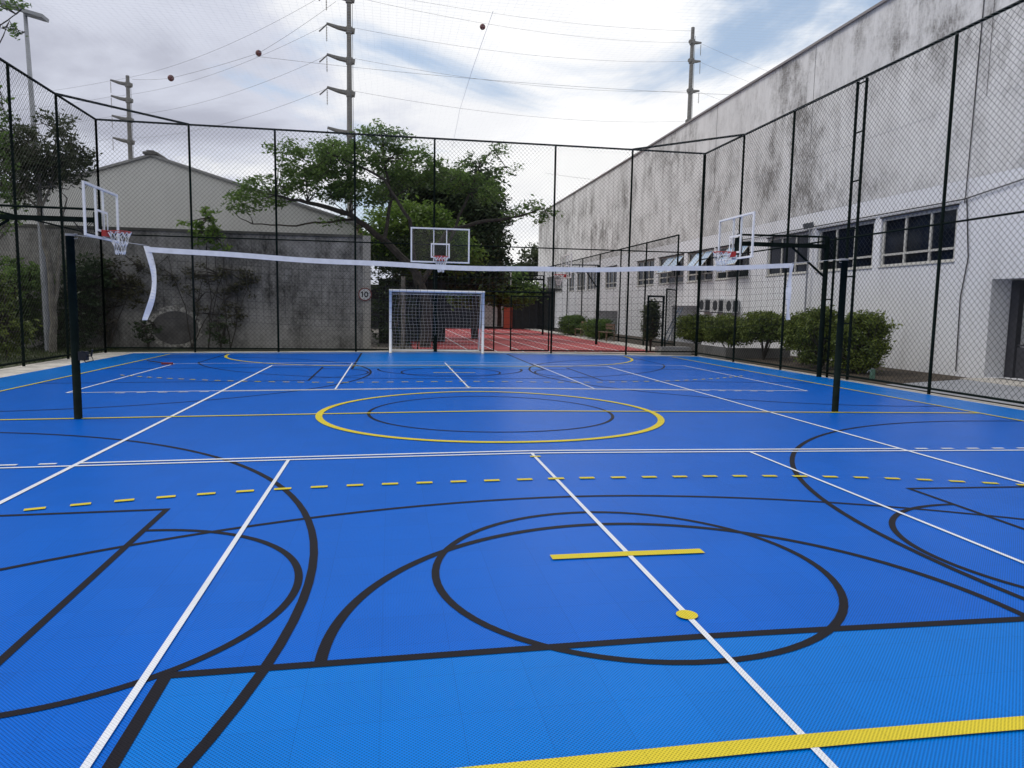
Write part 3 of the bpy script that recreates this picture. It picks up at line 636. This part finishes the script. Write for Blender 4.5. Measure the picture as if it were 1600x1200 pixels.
# ------------------------------------------------------------------ left: block wall, warehouse, lamp
M_BLOCKW = concrete('grey_block_wall', (.34, .33, .31), (.035, .033, .028), None, None, 1.1, 1.4, ('y', .65), .45)
t = empty('block_wall', (-2.35, 17.0, 0), 'dark weathered concrete block wall behind the far fence, ending in a pillar', 'wall')
mb = MB(); mb.box((-32, 0, -.2), (-.14, .3, 4.02)); mb.build('wall', M_BLOCKW, t)
mb = MB(); mb.box((-32, -.05, 4.022), (-.14, .36, 4.12)); mb.build('coping', concrete('coping', (.14, .135, .12), (.02, .022, .016), None, None, 1, 1, None, .42), t)
mb = MB(); mb.box((-.138, -.06, -.2), (.14, .34, 4.1)); mb.build('pillar', concrete('pillar', (.36, .345, .31), (.16, .15, .13), None, None, .8, .5, None, .5), t)
mb = MB(); rn = random.Random(8)
cxa, n = -6.75, 46
ring_o = [(cxa+(.93+rn.uniform(-.07, .12))*math.cos(a), .62+(.74+rn.uniform(-.05, .10))*math.sin(a)) for a in [2*math.pi*i/n for i in range(n)]]
ring_i = [(cxa+.78*math.cos(a), .62+.60*math.sin(a)) for a in [2*math.pi*i/n for i in range(n)]]
for i in range(n):
    j = (i+1) % n; y = -.018
    mb.quad((ring_o[i][0], y, ring_o[i][1]), (ring_o[j][0], y, ring_o[j][1]), (ring_i[j][0], -.012, ring_i[j][1]), (ring_i[i][0], -.012, ring_i[i][1]))
mb.build('chipped_rim', mat('chipped_mortar', (.50, .48, .43), .95, col2=(.06, .055, .05), vscale=7), t)
mb = MB(); mb.quad(*[(x, -.006, z) for x, z in ring_i]); mb.build('arch_infill', mat('dark_infill', (.10, .095, .09), .9, var=.3, vscale=2), t)
# warehouse
t = empty('warehouse', (-11.2, 22.0, 0), 'plain grey gabled warehouse rising behind the block wall', 'building')
M_SHED = concrete('shed_sheet', (.55, .55, .53), (.37, .365, .35), None, None, .8, .5, None, .5)
pk = (0, 7.55)
prof = [(-9.0, 4.6), (0, 7.62), (8.9, 4.95)]
mb = MB(); mb.quad((-9, 0, -.2), (8.2, 0, -.2), (8.2, 0, 5.11), (0, 0, 7.55), (-9, 0, 4.55)); mb.quad((8.2, 0, -.2), (8.2, 14, -.2), (8.2, 14, 5.11), (8.2, 0, 5.11)); mb.build('gable_wall', M_SHED, t)
mb = MB()
for (x0, z0), (x1, z1) in (((-9.3, 4.5), (0, 7.60)), ((0, 7.60), (8.4, 5.11))):
    mb.quad((x0, -.12, z0), (x1, -.12, z1), (x1, 14, z1), (x0, 14, z0)); mb.quad((x0, -.12, z0-.10), (x1, -.12, z1-.10), (x1, -.12, z1), (x0, -.12, z0))
mb.build('roof', mat('shed_roof', (.24, .24, .235), .6, var=.1), t)
mb = MB(); mb.box((-.28, -.2, 7.56), (.28, 1.2, 7.66)); mb.box((-.14, -.18, 7.662), (.14, 1.1, 7.72)); mb.build('ridge_cap', mat('ridge', (.10, .095, .09), .8), t)
mb = MB(); mb.box((5.8, -.03, 4.35), (8.2, -.002, 4.43)); mb.build('gutter', M_NETB, t)
# speed sign
t = empty('speed_sign', (-2.41, 16.86, 1.95), 'round white speed sign reading 10 with red ring on the wall pillar', 'sign')
n = 40
mb = MB(); mb.quad(*[(.24*math.cos(2*math.pi*i/n), 0, .24*math.sin(2*math.pi*i/n)) for i in range(n)]); mb.build('plate', mat('sign_white', (.50, .50, .48), .5, var=.12, vscale=6), t)
mb = MB()
for i in range(n):
    a, b = 2*math.pi*i/n, 2*math.pi*(i+1)/n; mb.quad(*[(r*math.cos(q), -.004, r*math.sin(q)) for r, q in ((.245, a), (.245, b), (.205, b), (.205, a))])
mb.build('red_ring', mat('faded_red', (.16, .035, .03), .6), t)
mb = MB(); y = -.005
mb.box((-.115, y-.003, -.105), (-.075, y, .105)); mb.obox((-.115, y-.0015, .075), (.028, 0, .022), (0, .0014, 0), (-.009, 0, .011))
m = 28
for i in range(m):
    a, b = 2*math.pi*i/m, 2*math.pi*(i+1)/m; P = lambda rx, rz_, q: (.045+rx*math.cos(q), y-.003, rz_*math.sin(q))
    mb.quad(P(.075, .108, a), P(.075, .108, b), P(.036, .068, b), P(.036, .068, a))
mb.build('numerals', M_NETB, t)
# tall floodlight column on the left
t = empty('floodlight_column', (-12.45, 15.0, -.13), 'tall thin steel floodlight column rising behind the left fence trees', 'lamp post')
mb = MB(); mb.tube([(0, 0, 0), (-.05, 0, 5), (-.18, 0, 10.6)], [.11, .09, .055], 10); mb.build('column', M_GREY, t)
for (x, z) in ((-.42, 10.62), (.28, 10.38)):
    mb = MB(); mb.obox((x-.1, -.2, z), (.30, 0, -.07), (0, .22, 0), (.01, 0, .05)); mb.build('lamp_head', mat('lamp_grey', (.25, .26, .27), .5), t)
mb = MB(); mb.tube([(-.5, -.2, 10.55), (.2, -.2, 10.45)], .03, 6); mb.build('crossarm', M_GREY, t)

# ------------------------------------------------------------------ power line
def xfmr(name, label, x, y, ztop_, rad, arms, ang):
    t = empty(name, (x, y, 0), label, 'utility pole', 'power poles')
    mb = MB(); mb.tube([(0, 0, -.2), (0, 0, ztop_*.5), (0, 0, ztop_)], [rad*1.5, rad*1.2, rad*.85], 8)
    mb.tube([(rad*1.6, 0, 5), (rad*1.35, 0, ztop_-1)], .03, 4); mb.build('shaft', M_POLE, t)
    d = Vector((math.cos(ang), math.sin(ang), 0)); ends = []
    for za in arms:
        mb = MB(); e = d*2.0
        mb.tube([d*-.5+Vector((0, 0, za-.35)), e*.5+Vector((0, 0, za-.12)), e+Vector((0, 0, za+.15))], [.28, .2, .12], 6)
        mb.tube([(0, 0, za-.6), (0, 0, za+.0)], rad*1.35, 8); mb.build('crossarm', M_POLE, t)
        mb = MB(); q = e+Vector((0, 0, za+.05))
        for k in range(9): mb.lathe([(0, -.02), (.075, 0), (.03, .06), (0, .07)], (q.x, q.y, q.z-.25-.14*k), 8)
        mb.tube([q, q-Vector((0, 0, 1.5))], .02, 4); mb.build('insulator', mat('insulator', (.16, .15, .14), .4), t)
        ends.append(Vector((x, y, 0))+q)
    return ends
def wire(mbx, a, b, sag, r=.02, n=24):
    mbx.tube([a+(b-a)*(i/n)-Vector((0, 0, sag*4*(i/n)*(1-i/n))) for i in range(n+1)], r, 3, False)
E2 = xfmr('power_pole', 'tall concrete power pole with stacked arms, nearest, behind the tree', -5.2, 60, 30.6, 0.23, [29.6, 26.9, 24.2, 21.3, 17.7], math.pi)
E1 = xfmr('power_pole', 'concrete power pole with stacked arms seen above the warehouse roof', -34.0, 90, 29.7, .25, [28.9, 27.0, 24.6, 21.9], math.pi)
E3 = xfmr('power_pole', 'concrete power pole rising behind the roof edge of the white hall', 36.5, 80, 37.4, .26, [35.9, 33.6, 29.9, 26.1], .6)
mb = MB()
for k in range(4):
    a = E2[k]; b = E1[min(k, 3)]; wire(mb, a, b, 1.2, .014)
    c = Vector((-5.2+.5, 60, a.z-.1)); d = E3[k] + Vector((-1.5, 0, 0)); wire(mb, c, d, 1.0, .014)
    mb.tube([a, a+Vector((-.7, .4, -.5))], .07, 5)
    for e in (E1, E3):
        if k < 4: wire(mb, e[k], e[k]+Vector((-60 if e is E1 else 60, 25, 3)), 2.5, .014)
wire(mb, Vector((-5.2, 60, 30.3)), Vector((36.5, 80, 37.0)), .8, .013)
wire(mb, at(525, 2, 65), at(404, 83, 68), .15, .018, 8); wire(mb, at(404, 83, 68), at(267, 122, 80), .1, .018, 8); wire(mb, at(267, 122, 80), at(207, 124, 90), .1, .018, 8)
wire(mb, at(400, 88, 70), at(1200, 150, 70), .6, .018); wire(mb, at(850, 270, 75), at(1010, 286, 75), .2, .018)
tag(mb.build('power_lines', mat('cable_grey', (.16, .16, .17), .6)), 'thin power cables sagging between the concrete poles across the sky', 'cable')
for (u, v, Y, lb) in ((754, 42, 65, 'dark red marker ball on the cable right of the nearest power pole'), (404, 83, 68, 'dark red marker ball on the cable left of the nearest power pole'), (267, 122, 80, 'dark red marker ball on the cable nearest the farthest left pole')):
    mb = MB(); R_ = .27*Y/65+.02; mb.lathe([(R_*math.sin(math.pi*i/10), -R_*math.cos(math.pi*i/10)) for i in range(11)], n=16)
    tag(mb.build('marker_ball', mat('ball_red', (.14, .03, .03), .6, col2=(.05, .03, .03), vscale=4), smooth=True, off=at(u, v, Y)), lb, 'marker ball', 'cable marker balls')

# ------------------------------------------------------------------ vegetation
def leaves(centers, size, n_each, spread, rng, droop=0., flat=1.):
    """centers: (N,3) sub-clump centres; n_each leaves round each; folded two-triangle leaves"""
    C_ = np.repeat(np.asarray(centers), n_each, 0); K = len(C_)
    off = rng.normal(size=(K, 3))*spread*1.0*np.array([1, 1, .62*flat]); P = C_+off
    a = rng.normal(size=(K, 3)); a[:, 2] = a[:, 2]*.6-droop; a /= np.linalg.norm(a, axis=1)[:, None]
    b = rng.normal(size=(K, 3)); b -= (b*a).sum(1)[:, None]*a; b /= np.linalg.norm(b, axis=1)[:, None]
    s = size*rng.uniform(.55, 1.25, K)[:, None]; nn = np.cross(a, b)*s*.18
    v = np.stack([P-a*s, P+b*s*.42+nn, P+a*s, P-b*s*.42+nn], 1).reshape(-1, 3)
    return v
def leaf_obj(name, V, m, parent=None):
    n = len(V)//4; me = bpy.data.meshes.new(name); me.vertices.add(len(V)); me.vertices.foreach_set('co', V.astype(np.float32).ravel())
    me.loops.add(n*4); me.loops.foreach_set('vertex_index', np.arange(n*4, dtype=np.int32)); me.polygons.add(n)
    me.polygons.foreach_set('loop_start', np.arange(0, n*4, 4, dtype=np.int32)); me.polygons.foreach_set('loop_total', np.full(n, 4, dtype=np.int32))
    me.materials.append(m); me.update(); me.validate()
    o = bpy.data.objects.new(name, me); COL.objects.link(o)
    if parent: o.parent = parent
    return o
def clumps(ell, dens, rng, shell=.35, boxy=0.):
    """ell: (cx,cy,cz,rx,ry,rz). dens: clumps per m3-ish"""
    out_ = []
    for cx, cy, cz, rx, ry, rz in ell:
        n = max(3, int(dens*4.2*rx*ry*rz)); d = rng.normal(size=(n, 3)); d /= np.linalg.norm(d, axis=1)[:, None]
        r = rng.uniform(shell, 1, n)**.6; d = d/(np.abs(d).max(1)[:, None]**boxy)
        out_.append(np.array([cx, cy, cz])+d*r[:, None]*np.array([rx, ry, rz]))
    return np.concatenate(out_)
def limb(mb, pts, r0, r1, rng, sub=4, wob=.05):
    P = [Vector(p) for p in pts]; Q = []
    for a, b in zip(P[:-1], P[1:]):
        for i in range(sub): Q.append(a+(b-a)*(i/sub)+Vector(rng.normal(size=3))*wob*(b-a).length*.25*(1 if Q else 0))
    Q.append(P[-1]); n = len(Q); mb.tube(Q, [r0+(r1-r0)*i/(n-1) for i in range(n)], 7)
def tree(name, label, base, limbs, ell, lm, bark=M_BARK, dens=6, lsize=.09, n_each=26, spread=.17, seed=1, cat='tree', group=None, droop=.1, shell=.3, twigs=True, boxy=0.):
    rng = np.random.default_rng(seed); t = empty(name, base, label, cat, group); B = np.array(base)
    E_ = [(*(np.array(e[:3])-B), *e[3:]) for e in ell]; c = clumps(E_, dens, rng, shell, boxy)
    mb = MB()
    ends = []
    for l_ in limbs:
        pts = [tuple(np.array(p)-B) for p in l_[0]]; limb(mb, pts, l_[1], l_[2], rng); ends += [np.array(p) for p in pts[1:]]
    if twigs and ends:
        EN = np.array(ends)
        for q in c[::max(1, len(c)//110)]:
            d = np.linalg.norm(EN-q, axis=1); e = EN[d.argmin()]
            if d.min() < 3.2: limb(mb, [e, (e+q)/2+rng.normal(size=3)*.12, q], .022, .006, rng, 2)
    if mb.v: mb.build('trunk', bark, t)
    leaf_obj('crown', leaves(c, lsize, n_each, spread, rng, droop), lm, t)
    return t
def W(u, v, Y): p = at(u, v, Y); return (p.x, p.y, p.z)
def EL(u, v, Y, ru, rv, ry): k = (Y-CP[1])/F; p = at(u, v, Y); return (p.x, p.y, p.z, ru*k, ry, rv*k)
G_MID = leaf_mat('leaf_mid', (.036, .075, .02), (.18, .28, .07), .5); G_DARK = leaf_mat('leaf_dark', (.018, .034, .015), (.065, .10, .038), .3)
G_BRI = leaf_mat('leaf_bright', (.055, .115, .02), (.20, .30, .055), .45); G_HEDGE = leaf_mat('leaf_hedge', (.035, .065, .014), (.22, .27, .05), .25)
G_BRN = leaf_mat('leaf_brown', (.03, .032, .016), (.09, .085, .04), .25); G_GREY = leaf_mat('leaf_grey', (.026, .040, .022), (.09, .11, .05), .35)
Y = 18.0
b0 = W(664, 548, Y)
tree('spreading_tree', 'wide feathery green tree behind the goal with limbs reaching over the warehouse', b0,
  [([b0, W(668, 480, Y), W(650, 425, Y)], .24, .19), ([W(650, 425, Y), W(600, 375, Y+.3), W(545, 335, Y-.2), W(480, 316, Y), W(430, 305, Y-.4)], .16, .04),
   ([W(660, 440, Y), W(700, 360, Y+.5), W(760, 345, Y), W(810, 338, Y), W(850, 325, Y)], .11, .025), ([W(560, 342, Y), W(505, 348, Y+.3), W(450, 353, Y), W(395, 350, Y)], .05, .02),
   ([W(600, 375, Y), W(612, 310, Y), W(600, 250, Y-.5), W(595, 205, Y)], .08, .02), ([W(650, 425, Y), W(640, 345, Y-1), W(600, 280, Y-1), W(520, 240, Y-1)], .09, .03), ([W(700, 380, Y), W(735, 300, Y), W(750, 255, Y), W(770, 235, Y)], .06, .015)],
  [EL(440, 228, Y, 24, 14, .7), EL(480, 250, Y, 50, 26, 1.4), EL(540, 245, Y-.5, 55, 28, 1.6), EL(500, 285, Y, 62, 20, 1.5), EL(420, 300, Y, 46, 20, 1.3), EL(382, 308, Y, 22, 12, .8), EL(385, 322, Y, 35, 8, .7), EL(590, 212, Y, 30, 22, .9), EL(625, 225, Y, 40, 20, 1.0),
   EL(560, 300, Y, 60, 20, 1.4), EL(640, 262, Y, 55, 26, 1.4), EL(700, 280, Y, 42, 22, 1.2), EL(772, 232, Y, 26, 10, .6), EL(745, 245, Y, 22, 9, .6), EL(795, 262, Y, 20, 8, .5), EL(725, 262, Y, 16, 8, .4), EL(760, 285, Y, 28, 12, .8), EL(770, 312, Y, 30, 14, .9), EL(800, 330, Y, 26, 10, .8), EL(835, 322, Y, 24, 10, .7), EL(858, 332, Y, 18, 9, .5), EL(845, 345, Y, 10, 8, .4), EL(520, 345, Y, 20, 8, .5)],
  G_MID, dens=14, lsize=.085, n_each=30, spread=.15, seed=11)
Y = 21.5
b0 = W(612, 545, Y)
tree('bright_tree', 'bright yellow green tree standing behind the spreading tree', b0, [([b0, W(628, 440, Y), W(640, 380, Y), W(640, 330, Y)], .09, .05)],
  [EL(640, 350, Y, 62, 36, 1.5), EL(600, 385, Y, 40, 30, 1.2), EL(680, 375, Y, 55, 32, 1.4), EL(640, 405, Y, 60, 22, 1.2), EL(712, 400, Y, 40, 24, 1.2)], G_BRI, M_BARKP, dens=14, lsize=.12, n_each=32, spread=.24, seed=12)
Y = 26.0
b0 = W(742, 540, Y)
tree('dense_tree', 'dense dark tree behind the right end of the central backboard', b0, [([b0, W(742, 440, Y), W(745, 330, Y)], .2, .1)],
  [EL(735, 330, Y, 55, 45, 2), EL(745, 380, Y, 50, 45, 2), EL(700, 300, Y, 55, 30, 1.8), EL(752, 420, Y, 44, 30, 1.8), EL(690, 430, Y, 70, 30, 1.8), EL(640, 300, Y, 50, 30, 1.6), EL(755, 290, Y, 24, 30, 1.2)], G_DARK, dens=9, lsize=.15, n_each=34, spread=.28, seed=13)
Y = 34.0
b0 = W(780, 510, Y)
tree('dense_tree', 'mid green tree low on the horizon left of the far hoops', b0, [([b0, W(782, 450, Y)], .15, .1)],
  [EL(770, 440, Y, 40, 24, 2), EL(800, 455, Y, 36, 22, 2), EL(740, 450, Y, 40, 24, 2)], G_MID, dens=6, lsize=.18, n_each=34, spread=.34, seed=14)
Y = 66.0
b0 = W(825, 500, Y)
tree('horizon_tree', 'small distant dark tree touching the far end of the hall', b0, [([b0, W(825, 440, Y)], .2, .1)],
  [EL(832, 408, Y, 16, 18, 2), EL(818, 425, Y, 22, 14, 2), EL(836, 392, Y, 7, 8, 1)], G_GREY, dens=2.5, lsize=.26, n_each=30, spread=.45, seed=15)
# left trees
Y = 14.5
b0 = (-13.3, 14.5, -.13)
b0 = W(83, 552, Y)
tree('garden_tree', 'grey forked tree with open dark crown behind the left fence', b0,
  [([b0, W(84, 490, Y)], .12, .10), ([W(84, 500, Y), W(76, 400, Y), W(62, 330, Y), W(60, 250, Y)], .10, .05), ([W(84, 490, Y), W(92, 430, Y), W(98, 340, Y), W(105, 310, Y)], .07, .02), ([W(62, 330, Y), W(30, 295, Y), W(-10, 290, Y)], .04, .02), ([W(62, 330, Y), W(80, 290, Y), W(84, 255, Y), W(90, 200, Y)], .045, .02)],
  [EL(88, 190, Y, 26, 16, .7), EL(60, 235, Y, 55, 30, 1.2), EL(100, 245, Y, 38, 26, 1.0), EL(30, 265, Y, 45, 35, 1.2), EL(75, 272, Y, 45, 16, 1.0), EL(105, 262, Y, 26, 16, .7), EL(20, 225, Y, 30, 30, 1.0), EL(22, 195, Y, 18, 12, .5), EL(100, 205, Y, 12, 10, .5), EL(25, 300, Y, 30, 16, .8)],
  G_GREY, M_BARKP, dens=17, lsize=.075, n_each=32, spread=.13, seed=21)
Y = 12.5
b0 = W(-40, 560, Y)
tree('garden_tree', 'dark leafy tree cut off by the left edge of the view', b0,
  [([b0, W(-40, 400, Y), W(-35, 250, Y), W(-20, 120, Y), W(-5, 60, Y)], .12, .03), ([W(-20, 120, Y), W(0, 40, Y), W(25, 22, Y)], .03, .012), ([W(-15, 100, Y), W(10, 42, Y), W(38, 50, Y)], .02, .008)],
  [EL(-5, 150, Y, 14, 22, .5), EL(-5, 190, Y, 22, 30, .6), EL(0, 330, Y, 24, 40, .8), EL(8, 15, Y, 26, 9, .3), EL(30, 2, Y, 10, 7, .2), EL(28, 46, Y, 16, 5, .2), EL(-10, 260, Y, 28, 40, .8)],
  G_MID, M_BARK, dens=18, lsize=.09, n_each=14, spread=.10, seed=22)
# shrubs behind left fence
SH = [((30, 470, 15.5), [EL(25, 450, 15.5, 40, 40, 1.0), EL(15, 500, 15.5, 35, 40, 1.0), EL(50, 440, 15.5, 22, 18, .7)], G_MID, 'broad leafy green shrub at the left behind the fence'),
      ((10, 540, 11.6), [EL(8, 520, 11.6, 28, 30, .8), EL(-20, 480, 11.6, 30, 60, .8)], G_HEDGE, 'yellowish low shrub at the left edge near the fence foot'),
      ((118, 520, 16.2), [EL(120, 480, 16.2, 34, 50, .6), EL(140, 430, 16.2, 30, 30, .5), EL(95, 520, 16.2, 40, 24, .6)], G_DARK, 'dark shrub in deep shade behind the left volleyball post')]
for k, ((u, v, Y), el, lm, lb) in enumerate(SH):
    p = at(u, v, Y); b0 = (p.x, Y, -.13)
    tree('shrub', lb, b0, [([b0, (el[0][0], el[0][1], el[0][2])], .03, .015)], el, lm, dens=34, lsize=.08, n_each=30, spread=.12, seed=30+k, cat='shrub', group='shrubs behind the left fence')
# plants in front of the block wall
def wplant(name, lb, u, Y, stems, el, lm, seed, dens=60, ls=.065):
    p = at(u, 545, Y); b0 = (p.x, Y, -.13); tree(name, lb, b0, [([b0]+[W(*q) for q in s], .022, .008) for s in stems], el, lm, dens=dens, lsize=ls, n_each=18, spread=.09, seed=seed, cat='plant', group='plants along the block wall')
wplant('wall_creeper', 'dark scrubby creeper on the block wall below the left backboard', 170, 16.6, [[(178, 480, 16.6), (195, 445, 16.6)], [(165, 450, 16.6)], [(185, 500, 16.6), (205, 450, 16.6), (222, 420, 16.6)]],
       [EL(185, 425, 16.6, 36, 32, .25), EL(205, 455, 16.6, 26, 24, .25), EL(165, 450, 16.6, 26, 26, .25), EL(150, 500, 16.6, 18, 34, .25)], G_BRN, 41)
wplant('bamboo_sapling', 'slender light green sapling rising above the block wall coping', 325, 16.5, [[(330, 470, 16.5), (322, 400, 16.5), (325, 340, 16.5)], [(340, 450, 16.5), (335, 370, 16.5)]],
       [EL(322, 365, 16.4, 26, 22, .35), EL(330, 335, 16.4, 14, 12, .3), EL(300, 352, 16.4, 12, 10, .25), EL(345, 385, 16.4, 16, 10, .3)], G_BRI, 42, 50, .09)
wplant('wall_creeper', 'brown green creeper on the block wall under the net band', 360, 16.6, [[(350, 470, 16.6), (345, 430, 16.6)], [(372, 490, 16.6), (390, 440, 16.6)]],
       [EL(352, 440, 16.6, 40, 18, .25), EL(395, 432, 16.6, 30, 10, .22), EL(300, 425, 16.6, 20, 14, .22), EL(362, 490, 16.6, 18, 22, .22)], G_BRN, 43)
wplant('dry_vine', 'sparse dry vine stems climbing the block wall between two fence posts', 300, 16.75, [[(290, 480, 16.75), (270, 430, 16.75), (262, 400, 16.75)], [(310, 470, 16.75), (318, 430, 16.75)], [(325, 490, 16.75), (350, 420, 16.75), (348, 395, 16.75)]], [EL(280, 440, 16.7, 34, 26, .15), EL(330, 480, 16.7, 28, 40, .15), EL(400, 450, 16.7, 28, 20, .12), EL(240, 430, 16.7, 20, 30, .15)], G_BRN, 46, 22)
wplant('weed_clump', 'dark weeds at the wall foot left of the arched patch', 232, 16.3, [[(228, 510, 16.3)], [(240, 505, 16.3)]], [EL(228, 520, 16.3, 20, 20, .3)], G_DARK, 44)
wplant('weed_clump', 'dark weeds at the wall foot right of the arched patch', 345, 16.3, [[(340, 500, 16.3)], [(352, 505, 16.3)]], [EL(342, 515, 16.3, 16, 26, .3)], G_DARK, 45)
# clipped bushes on the right
def bush(lb, x, y, rx, ry, z0, z1, seed, trunks=3, lm=G_HEDGE, grp='bushes along the hall'):
    rng = np.random.default_rng(seed); b0 = (x, y, -.06); cz = (z0+z1)/2; h = (z1-z0)/2
    el = [(x+rng.uniform(-.2, .2)*rx, y+rng.uniform(-.35, .35)*ry, cz+rng.uniform(-.1, .1), rx*.85, ry*.8, h*.9) for _ in range(3)]
    lim = [([b0, (x+rng.uniform(-.3, .3)*rx, y+rng.uniform(-.5, .5)*ry, z0+.25)], .03, .018) for _ in range(trunks)]
    tree('bush', lb, b0, lim, el, lm, M_BARK, dens=150/max(.5, rx*ry*h*4.2)+30, lsize=.055, n_each=30, spread=.09, seed=seed, cat='bush', group=grp, twigs=True, shell=.45, boxy=.75)
bush('round clipped bush in the raised planter by the far right corner', 10.8, 17.0, .7, 1.2, .35, 1.42, 51)
bush('clipped bush in the raised planter just right of the round one', 11.0, 14.6, .7, 1.15, .35, 1.32, 52)
bush('dark bush on many thin stems left of the hoop pole', 11.1, 12.2, .6, 1.0, .55, 1.46, 53, 9)
bush('bush with yellowish tips right beside the hoop pole', 11.2, 10.0, .6, .75, .40, 1.50, 54, 3)
bush('tall bush between the hoop pole and the volleyball post', 11.0, 8.75, .65, .6, .05, 1.74, 55, 3)
bush('big full bush right of the volleyball post', 11.15, 7.35, .65, .75, -.05, 1.58, 56, 4)
bush('leafy climber on the far side gate', 8.6, 16.4, .25, .35, .4, 1.9, 57, 3, G_GREY, 'plants near the side gate')
bush('dark bush beside the benches beyond the track', 9.2+.2, 31.5, .7, 1.6, .1, 1.2, 58, 2, G_MID, 'bushes by the track')
bush('green bush nearer the camera beside the track fence', 9.3+.2, 26.5, .6, 1.4, .1, 1.1, 59, 2, G_MID, 'bushes by the track')
# planter walls
mb = MB(); mb.box((8.45, 14.85, -.15), (9.64, 15.5, .19))
tag(mb.build('concrete_block', concrete('planter_conc', (.28, .275, .27), (.10, .10, .09), None, None, 1, .8, None, .5)), 'low plain concrete block just outside the far right corner', 'block')
mb = MB(); mb.box((10.05, 12.9, -.15), (10.2, 17.6, .28)); mb.box((10.2, 12.9, -.15), (12.5, 13.05, .28))
tag(mb.build('planter_wall', concrete('planter_conc2', (.17, .165, .155), (.05, .05, .045), None, None, 1, .8, None, .5)), 'low dark concrete planter wall under the far right bushes', 'planter')
t = empty('garden_tap', (10.4, 5.6, -.1), 'small green standpipe tap outside the right fence', 'tap')
mb = MB(); mb.box((-.045, -.045, 0), (.045, .045, .27)); mb.build('post', mat('green_plastic', (.10, .20, .15), .5), t)
mb = MB(); mb.tube([(0, 0, .2), (-.08, .05, .24), (-.10, .06, .18)], .014, 6); mb.box((-.03, .0, .27), (.03, .02, .30)); mb.build('spout', M_GREY, t)
# grass tufts left
gb = MB(); rn = random.Random(4)
for k in range(5200):
    x = rn.uniform(-16, -10.8); y = rn.uniform(6, 16.8); h = rn.uniform(.05, .16); a = rn.uniform(0, 6.28); dx, dy = .012*math.cos(a), .012*math.sin(a)
    gb.quad((x-dx, y-dy, -.13), (x+dx, y+dy, -.13), (x+rn.uniform(-.05, .05), y+rn.uniform(-.05, .05), -.13+h))
tag(gb.build('grass', leaf_mat('grass_blade', (.03, .05, .015), (.08, .11, .03), .3)), 'short patchy grass and weeds under the garden trees on the left', 'grass', kind='stuff')

# ------------------------------------------------------------------ beyond the far fence, centre
t = empty('shelter', (2, 44, 0), 'dark low shelter with pale wall panels and an orange red door beyond the track', 'building')
mb = MB(); mb.box((-12, 0, -.2), (9, .3, 2.9)); mb.build('wall', mat('shelter_dark', (.022, .024, .024), .9, var=.3), t)
mb = MB()
for u0, u1 in ((757, 770), (773, 786)):
    a, b = at(u0, 473, 43.9), at(u1, 508, 43.9); mb.box((a.x-2, -.08, 0.1), (b.x-2, -.02, a.z))
mb.build('pale_panel', mat('pale_panel', (.36, .36, .35), .8, var=.15), t)
a, b = at(787.5, 480, 43.9), at(800, 511, 43.9); mb = MB(); mb.box((a.x-2, -.12, 0), (b.x-2, -.02, a.z)); mb.build('door', mat('orange_door', (.40, .06, .03), .6), t)
mb = MB(); mb.box((-12, -1.6, 2.9), (9.2, .5, 3.05)); mb.build('roof', mat('shelter_roof', (.05, .05, .05), .7), t)
# hedge behind the goal
t_el = [(x, 20.6+.3*math.sin(x), .7, .9, .6, .8) for x in (-1.6, -.6, .4, 1.4)]
tree('hedge', 'dark shaded undergrowth between the wall pillar and football goal', (0, 20.6, -.13), [([(0, 20.6, -.13), (0, 20.6, .9)], .03, .02)], [(x, 20.3, z, .8, .4, .8) for x in (-2.3, -1.5, -.9) for z in (.6, 1.8, 3.0, 4.0)], G_DARK, dens=10, lsize=.09, n_each=24, spread=.2, seed=61, cat='hedge', twigs=False)
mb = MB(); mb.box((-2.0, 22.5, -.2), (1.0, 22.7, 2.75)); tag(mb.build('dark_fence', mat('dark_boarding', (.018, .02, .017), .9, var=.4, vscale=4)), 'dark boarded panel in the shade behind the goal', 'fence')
mb = MB(); a = at(630, 432, 17.6); mb.tube([(a.x, 17.6, -.2), (a.x, 17.6, a.z)], .085, 10); tag(mb.build('grey_post', M_BARKP), 'pale bare post standing behind the goal left of the tree trunk', 'post')
# welded mesh panel between the pillar and goal
t = empty('mesh_panel', (-2.2, 15.4, -.1), 'rectangular welded wire mesh panel between the wall pillar and goal', 'fence')
mb = MB()
for k in range(16): mb.tube([(.11*k, 0, 0), (.11*k, 0, 2.35)], .003, 4, False)
for k in range(22): mb.tube([(0, 0, .11*k), (1.65, 0, .11*k)], .003, 4, False)
mb.build('wires', mat('dull_wire', (.05, .05, .05), .6), t)
mb = MB(); mb.tube([(1.68, 0, 0), (1.68, 0, 2.4)], .025, 6); mb.build('post', M_DARK, t)
# benches by the track
bw = mat('bench_wood', (.16, .11, .07), .8)
for k, (x, y, lb) in enumerate(((9.15, 24.2, 'wooden bench with back slats beside the track, nearer one'), (9.15, 29.0, 'wooden bench with back slats beside the track, farther one'))):
    t = empty('bench', (x, y, -.02), lb, 'bench', 'benches beside the track')
    mb = MB()
    for q in range(3): mb.box((-.2+.14*q, -.7, .42), (-.08+.14*q, .7, .45))
    mb.build('seat', bw, t)
    mb = MB()
    for q in range(2): mb.box((.2, -.7, .58+.16*q), (.23, .7, .70+.16*q))
    mb.build('backrest', bw, t)
    for yy in (-.6, .6): mb = MB(); mb.box((-.18, yy-.03, 0), (-.13, yy+.03, .419)); mb.box((.235, yy-.03, 0), (.27, yy+.03, .86)); mb.build('leg', bw, t)
